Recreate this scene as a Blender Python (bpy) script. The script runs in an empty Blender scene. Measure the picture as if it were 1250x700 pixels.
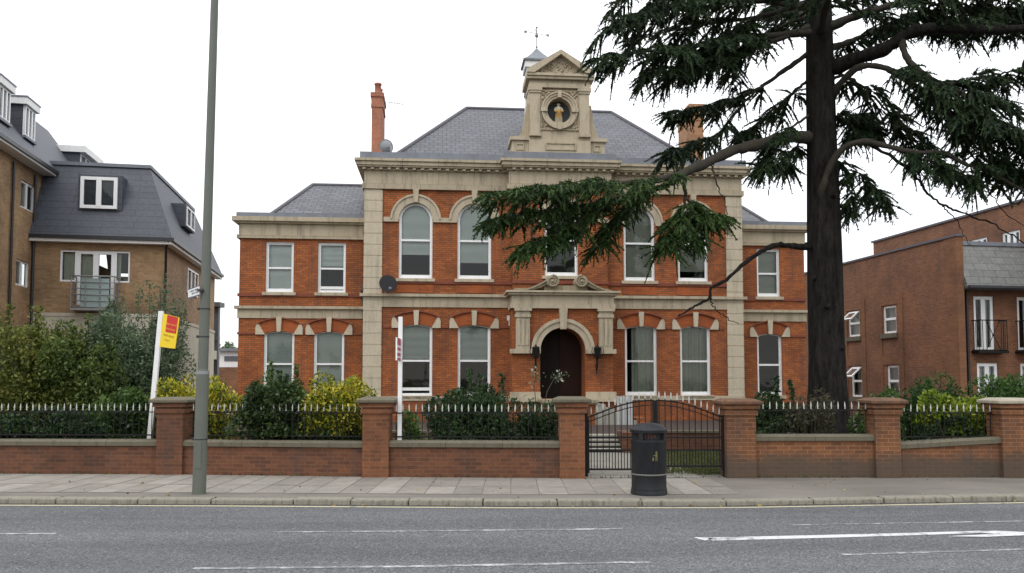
import bpy, bmesh, math, random
import numpy as np
from mathutils import Vector, Matrix
from mathutils.geometry import tessellate_polygon

SC = bpy.context.scene
COL = SC.collection
R = math.radians
H = 1.83            # eye height above the pavement
F = 1000.0          # focal length in photo pixels (photo is 1250 wide)
PITCH = 0.055
PPX, PPY = 625.0, 411.0

# ------------------------------------------------------------------ camera
cam = bpy.data.cameras.new('camera')
cam.sensor_width = 36.0
cam.lens = 36.0 * F / 1250.0
cam.shift_y = (PPY - 350.0) / 1250.0
cam.clip_start = 0.1
cam.clip_end = 3000.0
cam_o = bpy.data.objects.new('camera', cam)
cam_o.location = (0, 0, H)
cam_o.rotation_euler = (R(90) + PITCH, 0, 0)
COL.objects.link(cam_o)
SC.camera = cam_o

# ------------------------------------------------------------------ world, sun, exposure
world = bpy.data.worlds.new('World')
SC.world = world
world.use_nodes = True
wn = world.node_tree
wn.nodes.clear()
sky = wn.nodes.new('ShaderNodeTexSky')
sky.sky_type = 'NISHITA'
sky.sun_disc = False
sky.sun_elevation = R(48)
sky.sun_rotation = R(208)
bg1 = wn.nodes.new('ShaderNodeBackground'); bg1.inputs['Strength'].default_value = 0.05
bg2 = wn.nodes.new('ShaderNodeBackground')          # thick bright cloud cover
bg2.inputs['Color'].default_value = (0.99, 0.985, 0.97, 1)
# an overcast sky is brighter overhead than at the horizon
tcw = wn.nodes.new('ShaderNodeTexCoord'); sepw = wn.nodes.new('ShaderNodeSeparateXYZ')
mrw = wn.nodes.new('ShaderNodeMapRange')
mrw.inputs['From Min'].default_value = 0.0; mrw.inputs['From Max'].default_value = 1.0
mrw.inputs['To Min'].default_value = 1.08; mrw.inputs['To Max'].default_value = 2.7
wn.links.new(tcw.outputs['Generated'], sepw.inputs[0]); wn.links.new(sepw.outputs['Z'], mrw.inputs['Value'])
wn.links.new(mrw.outputs[0], bg2.inputs['Strength'])
addw = wn.nodes.new('ShaderNodeAddShader')
wout = wn.nodes.new('ShaderNodeOutputWorld')
wn.links.new(sky.outputs[0], bg1.inputs['Color'])
wn.links.new(bg1.outputs[0], addw.inputs[0])
wn.links.new(bg2.outputs[0], addw.inputs[1])
wn.links.new(addw.outputs[0], wout.inputs['Surface'])

sun = bpy.data.lights.new('sun', 'SUN')
sun.energy = 0.6
sun.angle = R(18)
sun.color = (1.0, 0.96, 0.9)
sun_o = bpy.data.objects.new('sun', sun)
sun_o.rotation_euler = (R(42), 0, R(-28))
COL.objects.link(sun_o)

SC.view_settings.view_transform = 'Standard'
SC.view_settings.look = 'None'
SC.view_settings.exposure = -0.2
SC.view_settings.gamma = 1.0
SC.view_settings.use_curve_mapping = False
SC.cycles.max_bounces = 6
SC.cycles.transparent_max_bounces = 12
SC.cycles.caustics_reflective = False
SC.cycles.caustics_refractive = False

# ------------------------------------------------------------------ measuring helpers
def ray(px, py):
    xc = (px - PPX) / F
    yc = -(py - PPY) / F
    s, c = math.sin(PITCH), math.cos(PITCH)
    return Vector((xc, c - yc * s, s + yc * c))

def P(px, py, Y):
    d = ray(px, py); t = Y / d.y
    return Vector((d.x * t, Y, H + d.z * t))

def XA(px, Y, py=520):
    return P(px, py, Y).x

def ground(px, py, z=0.0):
    d = ray(px, py); t = (z - H) / d.z
    return Vector((d.x * t, d.y * t, z))

class Frame:
    """A building's own axes: x along its front, y away from the street."""
    def __init__(s, ox, oy, yaw):
        s.o = Vector((ox, oy, 0)); s.yaw = yaw
        c, n = math.cos(yaw), math.sin(yaw)
        s.e = Vector((c, n, 0)); s.b = Vector((-n, c, 0))
    def _ray(s, px, py):
        d = ray(px, py); o = Vector((0, 0, H)) - s.o
        return (o.dot(s.e), o.dot(s.b), H), (d.dot(s.e), d.dot(s.b), d.z)
    def on_y(s, px, py, c=0.0):
        o, d = s._ray(px, py); t = (c - o[1]) / d[1]
        return (o[0] + d[0] * t, o[2] + d[2] * t)
    def on_x(s, px, py, c=0.0):
        o, d = s._ray(px, py); t = (c - o[0]) / d[0]
        return (o[1] + d[1] * t, o[2] + d[2] * t)

# ------------------------------------------------------------------ object helpers
def tag(o, label=None, cat=None, group=None, kind=None):
    if label: o['label'] = label
    if cat: o['category'] = cat
    if group: o['group'] = group
    if kind: o['kind'] = kind
    return o

def thing(name, label, cat, loc=(0, 0, 0), rz=0.0, group=None):
    o = bpy.data.objects.new(name, None)
    o.empty_display_size = 0.3
    COL.objects.link(o)
    o.location = loc; o.rotation_euler = (0, 0, rz)
    return tag(o, label, cat, group)

def copy_part(src, parent, loc=None, rz=None):
    c = src.copy(); COL.objects.link(c); c.parent = parent
    if loc is not None: c.location = loc
    if rz is not None: c.rotation_euler = (0, 0, rz)
    for ch in src.children:
        d = ch.copy(); COL.objects.link(d); d.parent = c
    return c

class MB:
    def __init__(s):
        s.v = []; s.f = []; s.sm = []
    def add(s, vs, fs, smooth=False):
        n = len(s.v)
        s.v += [tuple(v) for v in vs]
        for f in fs:
            s.f.append([i + n for i in f]); s.sm.append(smooth)
    def box(s, x0, x1, y0, y1, z0, z1):
        v = [(x0,y0,z0),(x1,y0,z0),(x1,y1,z0),(x0,y1,z0),(x0,y0,z1),(x1,y0,z1),(x1,y1,z1),(x0,y1,z1)]
        s.add(v, [(0,3,2,1),(4,5,6,7),(0,1,5,4),(1,2,6,5),(2,3,7,6),(3,0,4,7)])
    def hexa(s, v):
        s.add(v, [(0,3,2,1),(4,5,6,7),(0,1,5,4),(1,2,6,5),(2,3,7,6),(3,0,4,7)])
    def prism(s, poly, y0, y1):
        """polygon in the xz plane (anticlockwise seen from -y), pushed from y0 back to y1"""
        a = sum(poly[i-1][0]*poly[i][1]-poly[i][0]*poly[i-1][1] for i in range(len(poly)))
        if a < 0: poly = poly[::-1]
        n = len(poly)
        v = [(p[0], y0, p[1]) for p in poly] + [(p[0], y1, p[1]) for p in poly]
        tri = tessellate_polygon([[Vector((p[0], p[1], 0)) for p in poly]])
        fs = []
        for t in tri:
            q = [poly[i] for i in t]
            ar = (q[1][0]-q[0][0])*(q[2][1]-q[0][1])-(q[2][0]-q[0][0])*(q[1][1]-q[0][1])
            t = tuple(t) if ar > 0 else tuple(t)[::-1]
            fs.append(t); fs.append(tuple(i+n for i in t[::-1]))
        for i in range(n):
            j = (i+1) % n
            fs.append((j, i, i+n, j+n))
        s.add(v, fs)
    def ring(s, outer, inner, y0, y1, closed=True):
        """frame between two outlines of equal point count"""
        n = len(outer)
        v = [(p[0],y0,p[1]) for p in outer]+[(p[0],y0,p[1]) for p in inner]
        v += [(p[0],y1,p[1]) for p in outer]+[(p[0],y1,p[1]) for p in inner]
        fs = []
        m = n if closed else n-1
        for i in range(m):
            j = (i+1) % n
            fs.append((i, j, n+j, n+i))
            fs.append((2*n+j, 2*n+i, 3*n+i, 3*n+j))
            fs.append((i, 2*n+i, 2*n+j, j))
            fs.append((n+i, n+j, 3*n+j, 3*n+i))
        if not closed:
            fs.append((0, n, 3*n, 2*n)); fs.append((n-1, 3*n-1, 4*n-1, 2*n-1))
        s.add(v, fs)
    def tube(s, pts, rads, sides=8, smooth=True, cap=True):
        pts = [Vector(p) for p in pts]
        if not hasattr(rads, '__len__'): rads = [rads]*len(pts)
        vs = []; prev = None
        for i, p in enumerate(pts):
            t = (pts[min(i+1, len(pts)-1)] - pts[max(i-1, 0)]).normalized()
            if prev is None:
                a = Vector((0,0,1)) if abs(t.z) < .9 else Vector((1,0,0))
                u = t.cross(a).normalized()
            else:
                u = (prev - t*prev.dot(t)).normalized()
            prev = u; w = t.cross(u)
            for k in range(sides):
                an = 2*math.pi*k/sides
                vs.append(p + (u*math.cos(an)+w*math.sin(an))*rads[i])
        fs = []
        for i in range(len(pts)-1):
            for k in range(sides):
                l = (k+1) % sides
                fs.append((i*sides+k, i*sides+l, (i+1)*sides+l, (i+1)*sides+k))
        s.add(vs, fs, smooth)
        if cap:
            n = (len(pts)-1)*sides
            s.add(vs[:sides], [tuple(range(sides))[::-1]])
            s.add(vs[n:], [tuple(range(sides))])
    def lathe(s, prof, c=(0,0,0), sides=32, sx=1, sy=1, smooth=True):
        vs = []
        for r, z in prof:
            for k in range(sides):
                a = 2*math.pi*k/sides
                vs.append((c[0]+r*sx*math.cos(a), c[1]+r*sy*math.sin(a), c[2]+z))
        fs = []
        for i in range(len(prof)-1):
            for k in range(sides):
                l = (k+1) % sides
                fs.append((i*sides+k, i*sides+l, (i+1)*sides+l, (i+1)*sides+k))
        s.add(vs, fs, smooth)
        if prof[0][0] > 1e-4: s.add(vs[:sides], [tuple(range(sides))[::-1]])
        if prof[-1][0] > 1e-4: s.add(vs[-sides:], [tuple(range(sides))])
    def quad(s, a, b, c, d):
        s.add([a, b, c, d], [(0,1,2,3)])
    def build(s, name, m, parent=None, loc=(0,0,0), rz=0.0, bevel=0.0, uv=True):
        me = bpy.data.meshes.new(name)
        me.from_pydata(s.v, [], s.f)
        me.polygons.foreach_set('use_smooth', s.sm)
        me.update()
        if uv:
            ul = me.uv_layers.new(name='metres')
            co = np.empty(len(me.vertices)*3); me.vertices.foreach_get('co', co); co = co.reshape(-1, 3)
            data = np.zeros((len(me.loops), 2))
            for p in me.polygons:
                n = p.normal
                if abs(n.z) > 0.96:
                    t = np.array((1., 0, 0)); b = np.array((0, 1., 0))
                else:
                    tv = Vector((-n.y, n.x, 0)).normalized(); bv = n.cross(tv)
                    t = np.array(tv); b = np.array(bv)
                for li, vi in zip(p.loop_indices, p.vertices):
                    data[li] = (co[vi] @ t, co[vi] @ b)
            ul.data.foreach_set('uv', data.ravel())
        o = bpy.data.objects.new(name, me)
        if m: me.materials.append(m)
        COL.objects.link(o)
        o.location = loc; o.rotation_euler = (0, 0, rz)
        if parent: o.parent = parent
        if bevel:
            bm_ = o.modifiers.new('edge', 'BEVEL'); bm_.width = bevel; bm_.segments = 2
            bm_.limit_method = 'ANGLE'; bm_.angle_limit = R(40)
        return o

def quads_object(name, verts, m, parent=None):
    """verts: (n,4,3) array of separate four-cornered leaves -> one mesh"""
    n = len(verts)
    me = bpy.data.meshes.new(name)
    me.vertices.add(n*4); me.vertices.foreach_set('co', np.ascontiguousarray(verts, dtype=np.float32).ravel())
    me.loops.add(n*4); me.loops.foreach_set('vertex_index', np.arange(n*4, dtype=np.int32))
    me.polygons.add(n); me.polygons.foreach_set('loop_start', np.arange(0, n*4, 4, dtype=np.int32))
    me.update(calc_edges=True)
    me.materials.append(m)
    o = bpy.data.objects.new(name, me); COL.objects.link(o)
    if parent: o.parent = parent
    return o

# ------------------------------------------------------------------ materials
def newmat(name):
    m = bpy.data.materials.new(name); m.use_nodes = True
    nt = m.node_tree
    return m, nt, nt.nodes['Principled BSDF']

def N(nt, typ, **kw):
    n = nt.nodes.new(typ)
    for k, v in kw.items(): setattr(n, k, v)
    return n

def setin(n, **kw):
    for k, v in kw.items(): n.inputs[k.replace('_', ' ')].default_value = v

def c4(c): return (c[0], c[1], c[2], 1.0)

def mixc(nt, a, b, fac, mode='MIX'):
    n = N(nt, 'ShaderNodeMix', data_type='RGBA', blend_type=mode)
    n.clamp_factor = True
    for idx, val in ((6, a), (7, b), (0, fac)):
        if hasattr(val, 'links'): nt.links.new(val, n.inputs[idx])
        elif idx == 0: n.inputs[0].default_value = val
        else: n.inputs[idx].default_value = c4(val)
    return n.outputs[2]

def noise(nt, scale, detail=4.0, rough=0.55, vec=None):
    n = N(nt, 'ShaderNodeTexNoise'); setin(n, Scale=scale, Detail=detail, Roughness=rough)
    if vec is not None: nt.links.new(vec, n.inputs['Vector'])
    return n.outputs['Fac']

def ramp(nt, fac, stops):
    n = N(nt, 'ShaderNodeValToRGB')
    el = n.color_ramp.elements
    while len(el) < len(stops): el.new(0.5)
    for e, (p, c) in zip(el, stops):
        e.position = p; e.color = c4(c) if hasattr(c, '__len__') else (c, c, c, 1)
    nt.links.new(fac, n.inputs['Fac'])
    return n.outputs['Color']

def mapping(nt, vec, scale):
    n = N(nt, 'ShaderNodeMapping'); n.inputs['Scale'].default_value = scale
    nt.links.new(vec, n.inputs['Vector'])
    return n.outputs[0]

def bump(nt, bs, height, strength=0.3, dist=0.01):
    n = N(nt, 'ShaderNodeBump'); setin(n, Strength=strength, Distance=dist)
    nt.links.new(height, n.inputs['Height']); nt.links.new(n.outputs[0], bs.inputs['Normal'])

def uvn(nt): return N(nt, 'ShaderNodeTexCoord').outputs['UV']
def objn(nt): return N(nt, 'ShaderNodeTexCoord').outputs['Object']
def posn(nt): return N(nt, 'ShaderNodeNewGeometry').outputs['Position']

def brick_mat(name, c1, c2, mortar, rough=0.85, damp=0.0, stain=0.35, w=0.225, h=0.075, ms=0.008, soot=(0.05, 0.04, 0.035)):
    m, nt, bs = newmat(name)
    uv = uvn(nt)
    b = N(nt, 'ShaderNodeTexBrick'); b.offset = 0.5
    setin(b, Scale=1.0, Mortar_Size=ms, Mortar_Smooth=0.2, Bias=0.0, Brick_Width=w, Row_Height=h)
    b.inputs['Color1'].default_value = c4(c1); b.inputs['Color2'].default_value = c4(c2)
    b.inputs['Mortar'].default_value = c4(mortar)
    nt.links.new(uv, b.inputs['Vector'])
    pos = posn(nt)
    big = noise(nt, 0.7, 5, 0.6, pos)
    col = mixc(nt, b.outputs['Color'], ramp(nt, big, [(0.3, 0.55), (0.5, 1.0), (0.7, 1.28)]), 0.75, 'MULTIPLY')
    fine = noise(nt, 14, 4, 0.7, pos)
    col = mixc(nt, col, ramp(nt, fine, [(0.3, 0.78), (0.7, 1.15)]), 0.8, 'MULTIPLY')
    streak = noise(nt, 1.0, 5, 0.65, mapping(nt, pos, (3.0, 3.0, 0.45)))
    col = mixc(nt, col, soot, ramp(nt, streak, [(0.5, 0.0), (0.74, stain)]))
    if damp > 0:
        sx = N(nt, 'ShaderNodeSeparateXYZ'); nt.links.new(pos, sx.inputs[0])
        ad = N(nt, 'ShaderNodeMath', operation='MULTIPLY_ADD')
        nt.links.new(noise(nt, 1.6, 4, 0.6, pos), ad.inputs[0]); ad.inputs[1].default_value = -0.55
        nt.links.new(sx.outputs['Z'], ad.inputs[2])
        col = mixc(nt, col, (0.055, 0.045, 0.033), ramp(nt, ad.outputs[0], [(0.0, damp), (0.08, damp*0.75), (0.24, 0.0)]))
    nt.links.new(col, bs.inputs['Base Color'])
    bs.inputs['Roughness'].default_value = rough
    bump(nt, bs, b.outputs['Fac'], -0.35, 0.006)
    return m

def stone_mat(name, c, dark=(0.09, 0.08, 0.06), amount=0.6, joint=None, rough=0.9, scale=1.0):
    m, nt, bs = newmat(name)
    pos = posn(nt)
    n1 = noise(nt, 1.3*scale, 6, 0.65, pos)
    n2 = noise(nt, 18*scale, 4, 0.7, pos)
    n3 = noise(nt, 1.0*scale, 5, 0.7, mapping(nt, pos, (5, 5, 0.6)))
    col = mixc(nt, tuple(x*0.82 for x in c), tuple(min(1, x*1.12) for x in c), n1)
    col = mixc(nt, col, ramp(nt, n2, [(0.3, 0.82), (0.7, 1.1)]), 0.7, 'MULTIPLY')
    col = mixc(nt, col, dark, ramp(nt, n3, [(0.5, 0.0), (0.75, amount)]))
    if joint:
        b = N(nt, 'ShaderNodeTexBrick'); b.offset = 0.5
        setin(b, Scale=1.0, Mortar_Size=0.012, Mortar_Smooth=0.3, Brick_Width=joint[0], Row_Height=joint[1])
        b.inputs['Color1'].default_value = (1, 1, 1, 1); b.inputs['Color2'].default_value = (0.86, 0.86, 0.84, 1)
        b.inputs['Mortar'].default_value = (0.58, 0.55, 0.5, 1)
        nt.links.new(uvn(nt), b.inputs['Vector'])
        col = mixc(nt, col, b.outputs['Color'], 1.0, 'MULTIPLY')
    nt.links.new(col, bs.inputs['Base Color'])
    bs.inputs['Roughness'].default_value = rough
    bump(nt, bs, n2, 0.25, 0.01)
    return m

def slate_mat(name, c1, c2, gap, w=0.3, h=0.22, ms=0.01, patch=0.4, tint=(0.13, 0.13, 0.145)):
    m, nt, bs = newmat(name)
    uv = uvn(nt)
    b = N(nt, 'ShaderNodeTexBrick'); b.offset = 0.5
    setin(b, Scale=1.0, Mortar_Size=ms, Mortar_Smooth=0.4, Brick_Width=w, Row_Height=h)
    b.inputs['Color1'].default_value = c4(c1); b.inputs['Color2'].default_value = c4(c2)
    b.inputs['Mortar'].default_value = c4(gap)
    nt.links.new(uv, b.inputs['Vector'])
    n1 = noise(nt, 0.8, 6, 0.7, posn(nt))
    n2 = noise(nt, 9, 4, 0.7, posn(nt))
    col = mixc(nt, b.outputs['Color'], tint, ramp(nt, n1, [(0.45, 0.0), (0.75, patch)]))
    col = mixc(nt, col, ramp(nt, n2, [(0.3, 0.7), (0.7, 1.25)]), 0.8, 'MULTIPLY')
    nt.links.new(col, bs.inputs['Base Color'])
    bs.inputs['Roughness'].default_value = 0.6
    bump(nt, bs, b.outputs['Fac'], -0.5, 0.01)
    return m

def plain_mat(name, c, rough=0.5, metal=0.0, var=0.15, scale=6.0, spec=0.5, dirt=None, dirt_amt=0.4):
    m, nt, bs = newmat(name)
    pos = posn(nt)
    n1 = noise(nt, scale, 5, 0.6, pos)
    col = mixc(nt, tuple(x*(1-var) for x in c), tuple(min(1, x*(1+var)) for x in c), n1)
    if dirt:
        n2 = noise(nt, scale*0.6, 6, 0.7, mapping(nt, pos, (2, 2, 0.6)))
        col = mixc(nt, col, dirt, ramp(nt, n2, [(0.48, 0.0), (0.75, dirt_amt)]))
    nt.links.new(col, bs.inputs['Base Color'])
    setin(bs, Roughness=rough, Metallic=metal)
    bs.inputs['Specular IOR Level'].default_value = spec
    return m

def leaf_mat(name, stops, rough=0.55, spec=0.3, trans=0.35):
    m, nt, bs = newmat(name)
    g = N(nt, 'ShaderNodeNewGeometry')
    big = noise(nt, 1.7, 3, 0.5, g.outputs['Position'])
    ad = N(nt, 'ShaderNodeMath', operation='MULTIPLY_ADD')
    nt.links.new(big, ad.inputs[0]); ad.inputs[1].default_value = 0.7
    ml = N(nt, 'ShaderNodeMath', operation='MULTIPLY_ADD')
    nt.links.new(g.outputs['Random Per Island'], ml.inputs[0]); ml.inputs[1].default_value = 0.6; ml.inputs[2].default_value = -0.15
    nt.links.new(ml.outputs[0], ad.inputs[2])
    col = ramp(nt, ad.outputs[0], stops)
    nt.links.new(col, bs.inputs['Base Color'])
    setin(bs, Roughness=rough); bs.inputs['Specular IOR Level'].default_value = spec
    if trans > 0:
        tl = N(nt, 'ShaderNodeBsdfTranslucent'); nt.links.new(col, tl.inputs['Color'])
        mx = N(nt, 'ShaderNodeMixShader'); mx.inputs[0].default_value = trans
        nt.links.new(bs.outputs[0], mx.inputs[1]); nt.links.new(tl.outputs[0], mx.inputs[2])
        nt.links.new(mx.outputs[0], nt.nodes['Material Output'].inputs['Surface'])
    return m

def glass_mat(name, tint=(0.86, 0.9, 0.88), ior=1.52):
    m = bpy.data.materials.new(name); m.use_nodes = True
    nt = m.node_tree; nt.nodes.clear()
    out = N(nt, 'ShaderNodeOutputMaterial'); mx = N(nt, 'ShaderNodeMixShader')
    tr = N(nt, 'ShaderNodeBsdfTransparent'); tr.inputs[0].default_value = c4(tint)
    gl = N(nt, 'ShaderNodeBsdfGlossy'); gl.inputs['Roughness'].default_value = 0.02
    fr = N(nt, 'ShaderNodeFresnel'); fr.inputs[0].default_value = ior
    nb = N(nt, 'ShaderNodeTexNoise'); setin(nb, Scale=1.5, Detail=2.0)
    bp = N(nt, 'ShaderNodeBump'); setin(bp, Strength=0.08, Distance=0.05)
    nt.links.new(posn(nt), nb.inputs['Vector']); nt.links.new(nb.outputs['Fac'], bp.inputs['Height'])
    nt.links.new(bp.outputs[0], gl.inputs['Normal'])
    nt.links.new(fr.outputs[0], mx.inputs[0]); nt.links.new(tr.outputs[0], mx.inputs[1]); nt.links.new(gl.outputs[0], mx.inputs[2])
    nt.links.new(mx.outputs[0], out.inputs['Surface'])
    return m

M = {}
M['brick'] = brick_mat('house red brick', (0.40, 0.114, 0.024), (0.25, 0.064, 0.016), (0.14, 0.062, 0.03), ms=0.011, stain=0.5)
M['rubbed'] = brick_mat('rubbed red brick', (0.35, 0.09, 0.021), (0.28, 0.068, 0.017), (0.20, 0.064, 0.024), ms=0.003, stain=0.25, w=0.5, h=0.075)
M['moulded'] = plain_mat('moulded dark brick', (0.20, 0.055, 0.03), 0.85, var=0.25, scale=4, dirt=(0.05, 0.04, 0.03))
M['wallbrick'] = brick_mat('boundary wall brick', (0.145, 0.052, 0.023), (0.082, 0.030, 0.015), (0.135, 0.075, 0.04), ms=0.006, stain=0.65)
M['wallbrick_damp'] = brick_mat('damp boundary brick', (0.20, 0.073, 0.027), (0.12, 0.043, 0.018), (0.23, 0.13, 0.062), ms=0.007, damp=0.8, stain=0.55)
M['pierbrick'] = brick_mat('pier brick', (0.20, 0.071, 0.027), (0.125, 0.045, 0.019), (0.19, 0.10, 0.05), ms=0.007, stain=0.35)
M['stone'] = stone_mat('buff limestone', (0.475, 0.405, 0.295), amount=0.6)
M['ashlar'] = stone_mat('buff ashlar', (0.475, 0.405, 0.295), amount=0.6, joint=(1.3, 0.9))
M['quoin'] = stone_mat('quoin stone', (0.52, 0.455, 0.34), amount=0.4)
M['carved'] = stone_mat('carved buff stone', (0.43, 0.36, 0.25), amount=0.75, scale=2)
M['mossy'] = stone_mat('mossy weathered stone', (0.34, 0.29, 0.2), dark=(0.07, 0.07, 0.04), amount=0.85, scale=2)
M['coping'] = stone_mat('weathered coping stone', (0.12, 0.106, 0.072), dark=(0.04, 0.042, 0.022), amount=0.7, scale=2)
M['pale_coping'] = stone_mat('pale coping stone', (0.36, 0.32, 0.25), dark=(0.1, 0.09, 0.06), amount=0.6, scale=2)
M['slate'] = slate_mat('blue grey slate', (0.094, 0.10, 0.122), (0.066, 0.07, 0.085), (0.022, 0.022, 0.026), ms=0.022, w=0.34, h=0.27)
M['wing_slate'] = slate_mat('wing slate', (0.105, 0.11, 0.132), (0.056, 0.06, 0.074), (0.016, 0.016, 0.02), ms=0.024, patch=0.3, w=0.36, h=0.25)
M['mansard'] = slate_mat('dark mansard tile', (0.056, 0.066, 0.085), (0.046, 0.055, 0.071), (0.022, 0.022, 0.03), w=2.4, h=0.3, ms=0.014, patch=0.25, tint=(0.082, 0.092, 0.108))
M['apron_slate'] = slate_mat('greenish apron slate', (0.16, 0.165, 0.16), (0.12, 0.125, 0.12), (0.06, 0.06, 0.06), w=0.6, h=0.32, ms=0.018, patch=0.5, tint=(0.24, 0.24, 0.22))
M['lead'] = plain_mat('lead flashing', (0.17, 0.185, 0.215), 0.6, var=0.3, scale=3, dirt=(0.08, 0.085, 0.09))
M['ridge'] = plain_mat('ridge tile', (0.09, 0.085, 0.10), 0.7, var=0.3)
M['white'] = plain_mat('white window paint', (0.80, 0.81, 0.81), 0.4, var=0.04, dirt=(0.5, 0.5, 0.46), dirt_amt=0.25)
M['upvc'] = plain_mat('white plastic frame', (0.78, 0.79, 0.80), 0.35, var=0.03)
M['fascia'] = plain_mat('white fascia board', (0.72, 0.72, 0.71), 0.5, var=0.05, dirt=(0.4, 0.4, 0.38))
M['glass'] = glass_mat('window glass')
M['blind'] = plain_mat('grey green blind', (0.50, 0.545, 0.50), 0.9, var=0.06, scale=2)
M['blind_white'] = plain_mat('white voile blind', (0.76, 0.80, 0.77), 0.9, var=0.08, scale=2)
M['curtain'] = plain_mat('cream curtain', (0.48, 0.50, 0.42), 0.95, var=0.25, scale=7)
M['room'] = plain_mat('room wall', (0.25, 0.24, 0.22), 0.95, var=0.1)
M['door'] = plain_mat('dark brown door paint', (0.010, 0.0065, 0.005), 0.6, var=0.3, scale=3, spec=0.15)
M['door_red'] = plain_mat('red brown door paint', (0.019, 0.007, 0.005), 0.6, var=0.3, scale=3, spec=0.15)
M['iron'] = plain_mat('black painted iron', (0.010, 0.010, 0.010), 0.6, var=0.3, scale=9, spec=0.2)
M['silver'] = plain_mat('silver spear paint', (0.46, 0.46, 0.44), 0.45, var=0.1, scale=20)
M['black_plastic'] = plain_mat('black plastic pipe', (0.018, 0.018, 0.022), 0.4)
M['dish'] = plain_mat('dark grey dish', (0.02, 0.02, 0.024), 0.6, spec=0.2)
M['dish_pale'] = plain_mat('grey dish', (0.28, 0.29, 0.3), 0.5)
M['pot'] = plain_mat('terracotta pot', (0.36, 0.15, 0.10), 0.85, var=0.2)
M['chimney_brick'] = brick_mat('chimney brick', (0.40, 0.155, 0.085), (0.32, 0.115, 0.065), (0.32, 0.19, 0.13), ms=0.006, stain=0.4)
M['grey_green'] = plain_mat('grey green lamp paint', (0.105, 0.115, 0.095), 0.5, var=0.12, scale=3, dirt=(0.06, 0.06, 0.05))
M['galv'] = plain_mat('galvanised grey', (0.25, 0.26, 0.27), 0.5, metal=0.3)
M['bin'] = plain_mat('black bin plastic', (0.010, 0.011, 0.014), 0.5, var=0.2, spec=0.3, scale=8, dirt=(0.05, 0.05, 0.05), dirt_amt=0.3)
M['bin_band'] = plain_mat('worn pale band', (0.12, 0.118, 0.10), 0.5, var=0.4, scale=20)
M['gold'] = plain_mat('gold emblem', (0.13, 0.11, 0.035), 0.5)
M['dull_red'] = plain_mat('dull red lettering', (0.11, 0.028, 0.02), 0.6)
M['void'] = plain_mat('dark slot', (0.006, 0.006, 0.006), 0.8)
M['sign_white'] = plain_mat('white painted post', (0.74, 0.74, 0.74), 0.45, var=0.06, dirt=(0.4, 0.4, 0.38), dirt_amt=0.3)
M['sign_yellow'] = plain_mat('yellow board', (0.78, 0.56, 0.015), 0.45, var=0.05)
M['sign_red'] = plain_mat('red board', (0.52, 0.02, 0.015), 0.45, var=0.08)
M['sign_orange'] = plain_mat('orange lettering', (0.80, 0.33, 0.04), 0.5)
M['sign_ochre'] = plain_mat('ochre lettering', (0.46, 0.27, 0.02), 0.5)
M['sign_grey'] = plain_mat('grey lettering', (0.12, 0.12, 0.16), 0.5)
M['pale_panel'] = plain_mat('pale grey panel', (0.45, 0.46, 0.46), 0.6)
M['statue'] = plain_mat('ochre painted statue', (0.50, 0.33, 0.14), 0.8, var=0.25, scale=8)
M['niche'] = plain_mat('blue grey niche', (0.085, 0.095, 0.11), 0.9)
M['apt_brick'] = brick_mat('tan apartment brick', (0.33, 0.21, 0.105), (0.235, 0.14, 0.07), (0.27, 0.20, 0.135), ms=0.006, stain=0.2)
M['cream'] = plain_mat('cream render', (0.50, 0.47, 0.38), 0.9, var=0.1, scale=2, dirt=(0.2, 0.19, 0.15))
M['right_brick'] = brick_mat('brown red brick', (0.205, 0.079, 0.035), (0.122, 0.046, 0.022), (0.19, 0.11, 0.065), ms=0.010, stain=0.4)
M['right_band'] = brick_mat('orange band brick', (0.20, 0.086, 0.038), (0.14, 0.058, 0.027), (0.19, 0.10, 0.052), ms=0.005, stain=0.15)
M['grey_steel'] = plain_mat('grey steel', (0.095, 0.10, 0.11), 0.5)
M['shop_red'] = plain_mat('dark maroon front', (0.09, 0.035, 0.03), 0.6)
M['screen_glass'] = plain_mat('pale balcony glass', (0.26, 0.34, 0.33), 0.15, var=0.1)
M['paving'] = stone_mat('garden paving', (0.25, 0.24, 0.21), amount=0.4, joint=(0.9, 0.6))
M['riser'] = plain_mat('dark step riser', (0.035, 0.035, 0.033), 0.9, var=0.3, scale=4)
M['tread'] = stone_mat('step tread stone', (0.33, 0.315, 0.27), amount=0.5)
M['soil'] = stone_mat('dark garden soil', (0.06, 0.05, 0.035), dark=(0.03, 0.03, 0.02), amount=0.5)
M['grass'] = leaf_mat('lawn grass', [(0.2, (0.04, 0.06, 0.012)), (0.6, (0.08, 0.10, 0.02)), (0.9, (0.15, 0.155, 0.045))])

def bark_mat():
    m, nt, bs = newmat('cedar bark')
    pos = posn(nt)
    n1 = noise(nt, 5.0, 6, 0.7, mapping(nt, pos, (1.6, 1.6, 0.35)))
    n2 = noise(nt, 22.0, 4, 0.7, mapping(nt, pos, (1.5, 1.5, 0.4)))
    col = mixc(nt, (0.009, 0.0085, 0.008), (0.036, 0.032, 0.029), ramp(nt, n1, [(0.35, 0.0), (0.65, 1.0)]))
    col = mixc(nt, col, ramp(nt, n2, [(0.3, 0.55), (0.7, 1.3)]), 0.8, 'MULTIPLY')
    nt.links.new(col, bs.inputs['Base Color']); setin(bs, Roughness=0.95)
    bs.inputs['Specular IOR Level'].default_value = 0.1
    ad = N(nt, 'ShaderNodeMath', operation='ADD'); nt.links.new(n1, ad.inputs[0]); nt.links.new(n2, ad.inputs[1])
    bump(nt, bs, ad.outputs[0], 0.9, 0.06)
    return m
M['bark'] = bark_mat()
M['limb_bark'] = plain_mat('grey limb bark', (0.05, 0.044, 0.036), 0.95, var=0.4, scale=7, dirt=(0.03, 0.03, 0.022), dirt_amt=0.7, spec=0.1)
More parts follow.
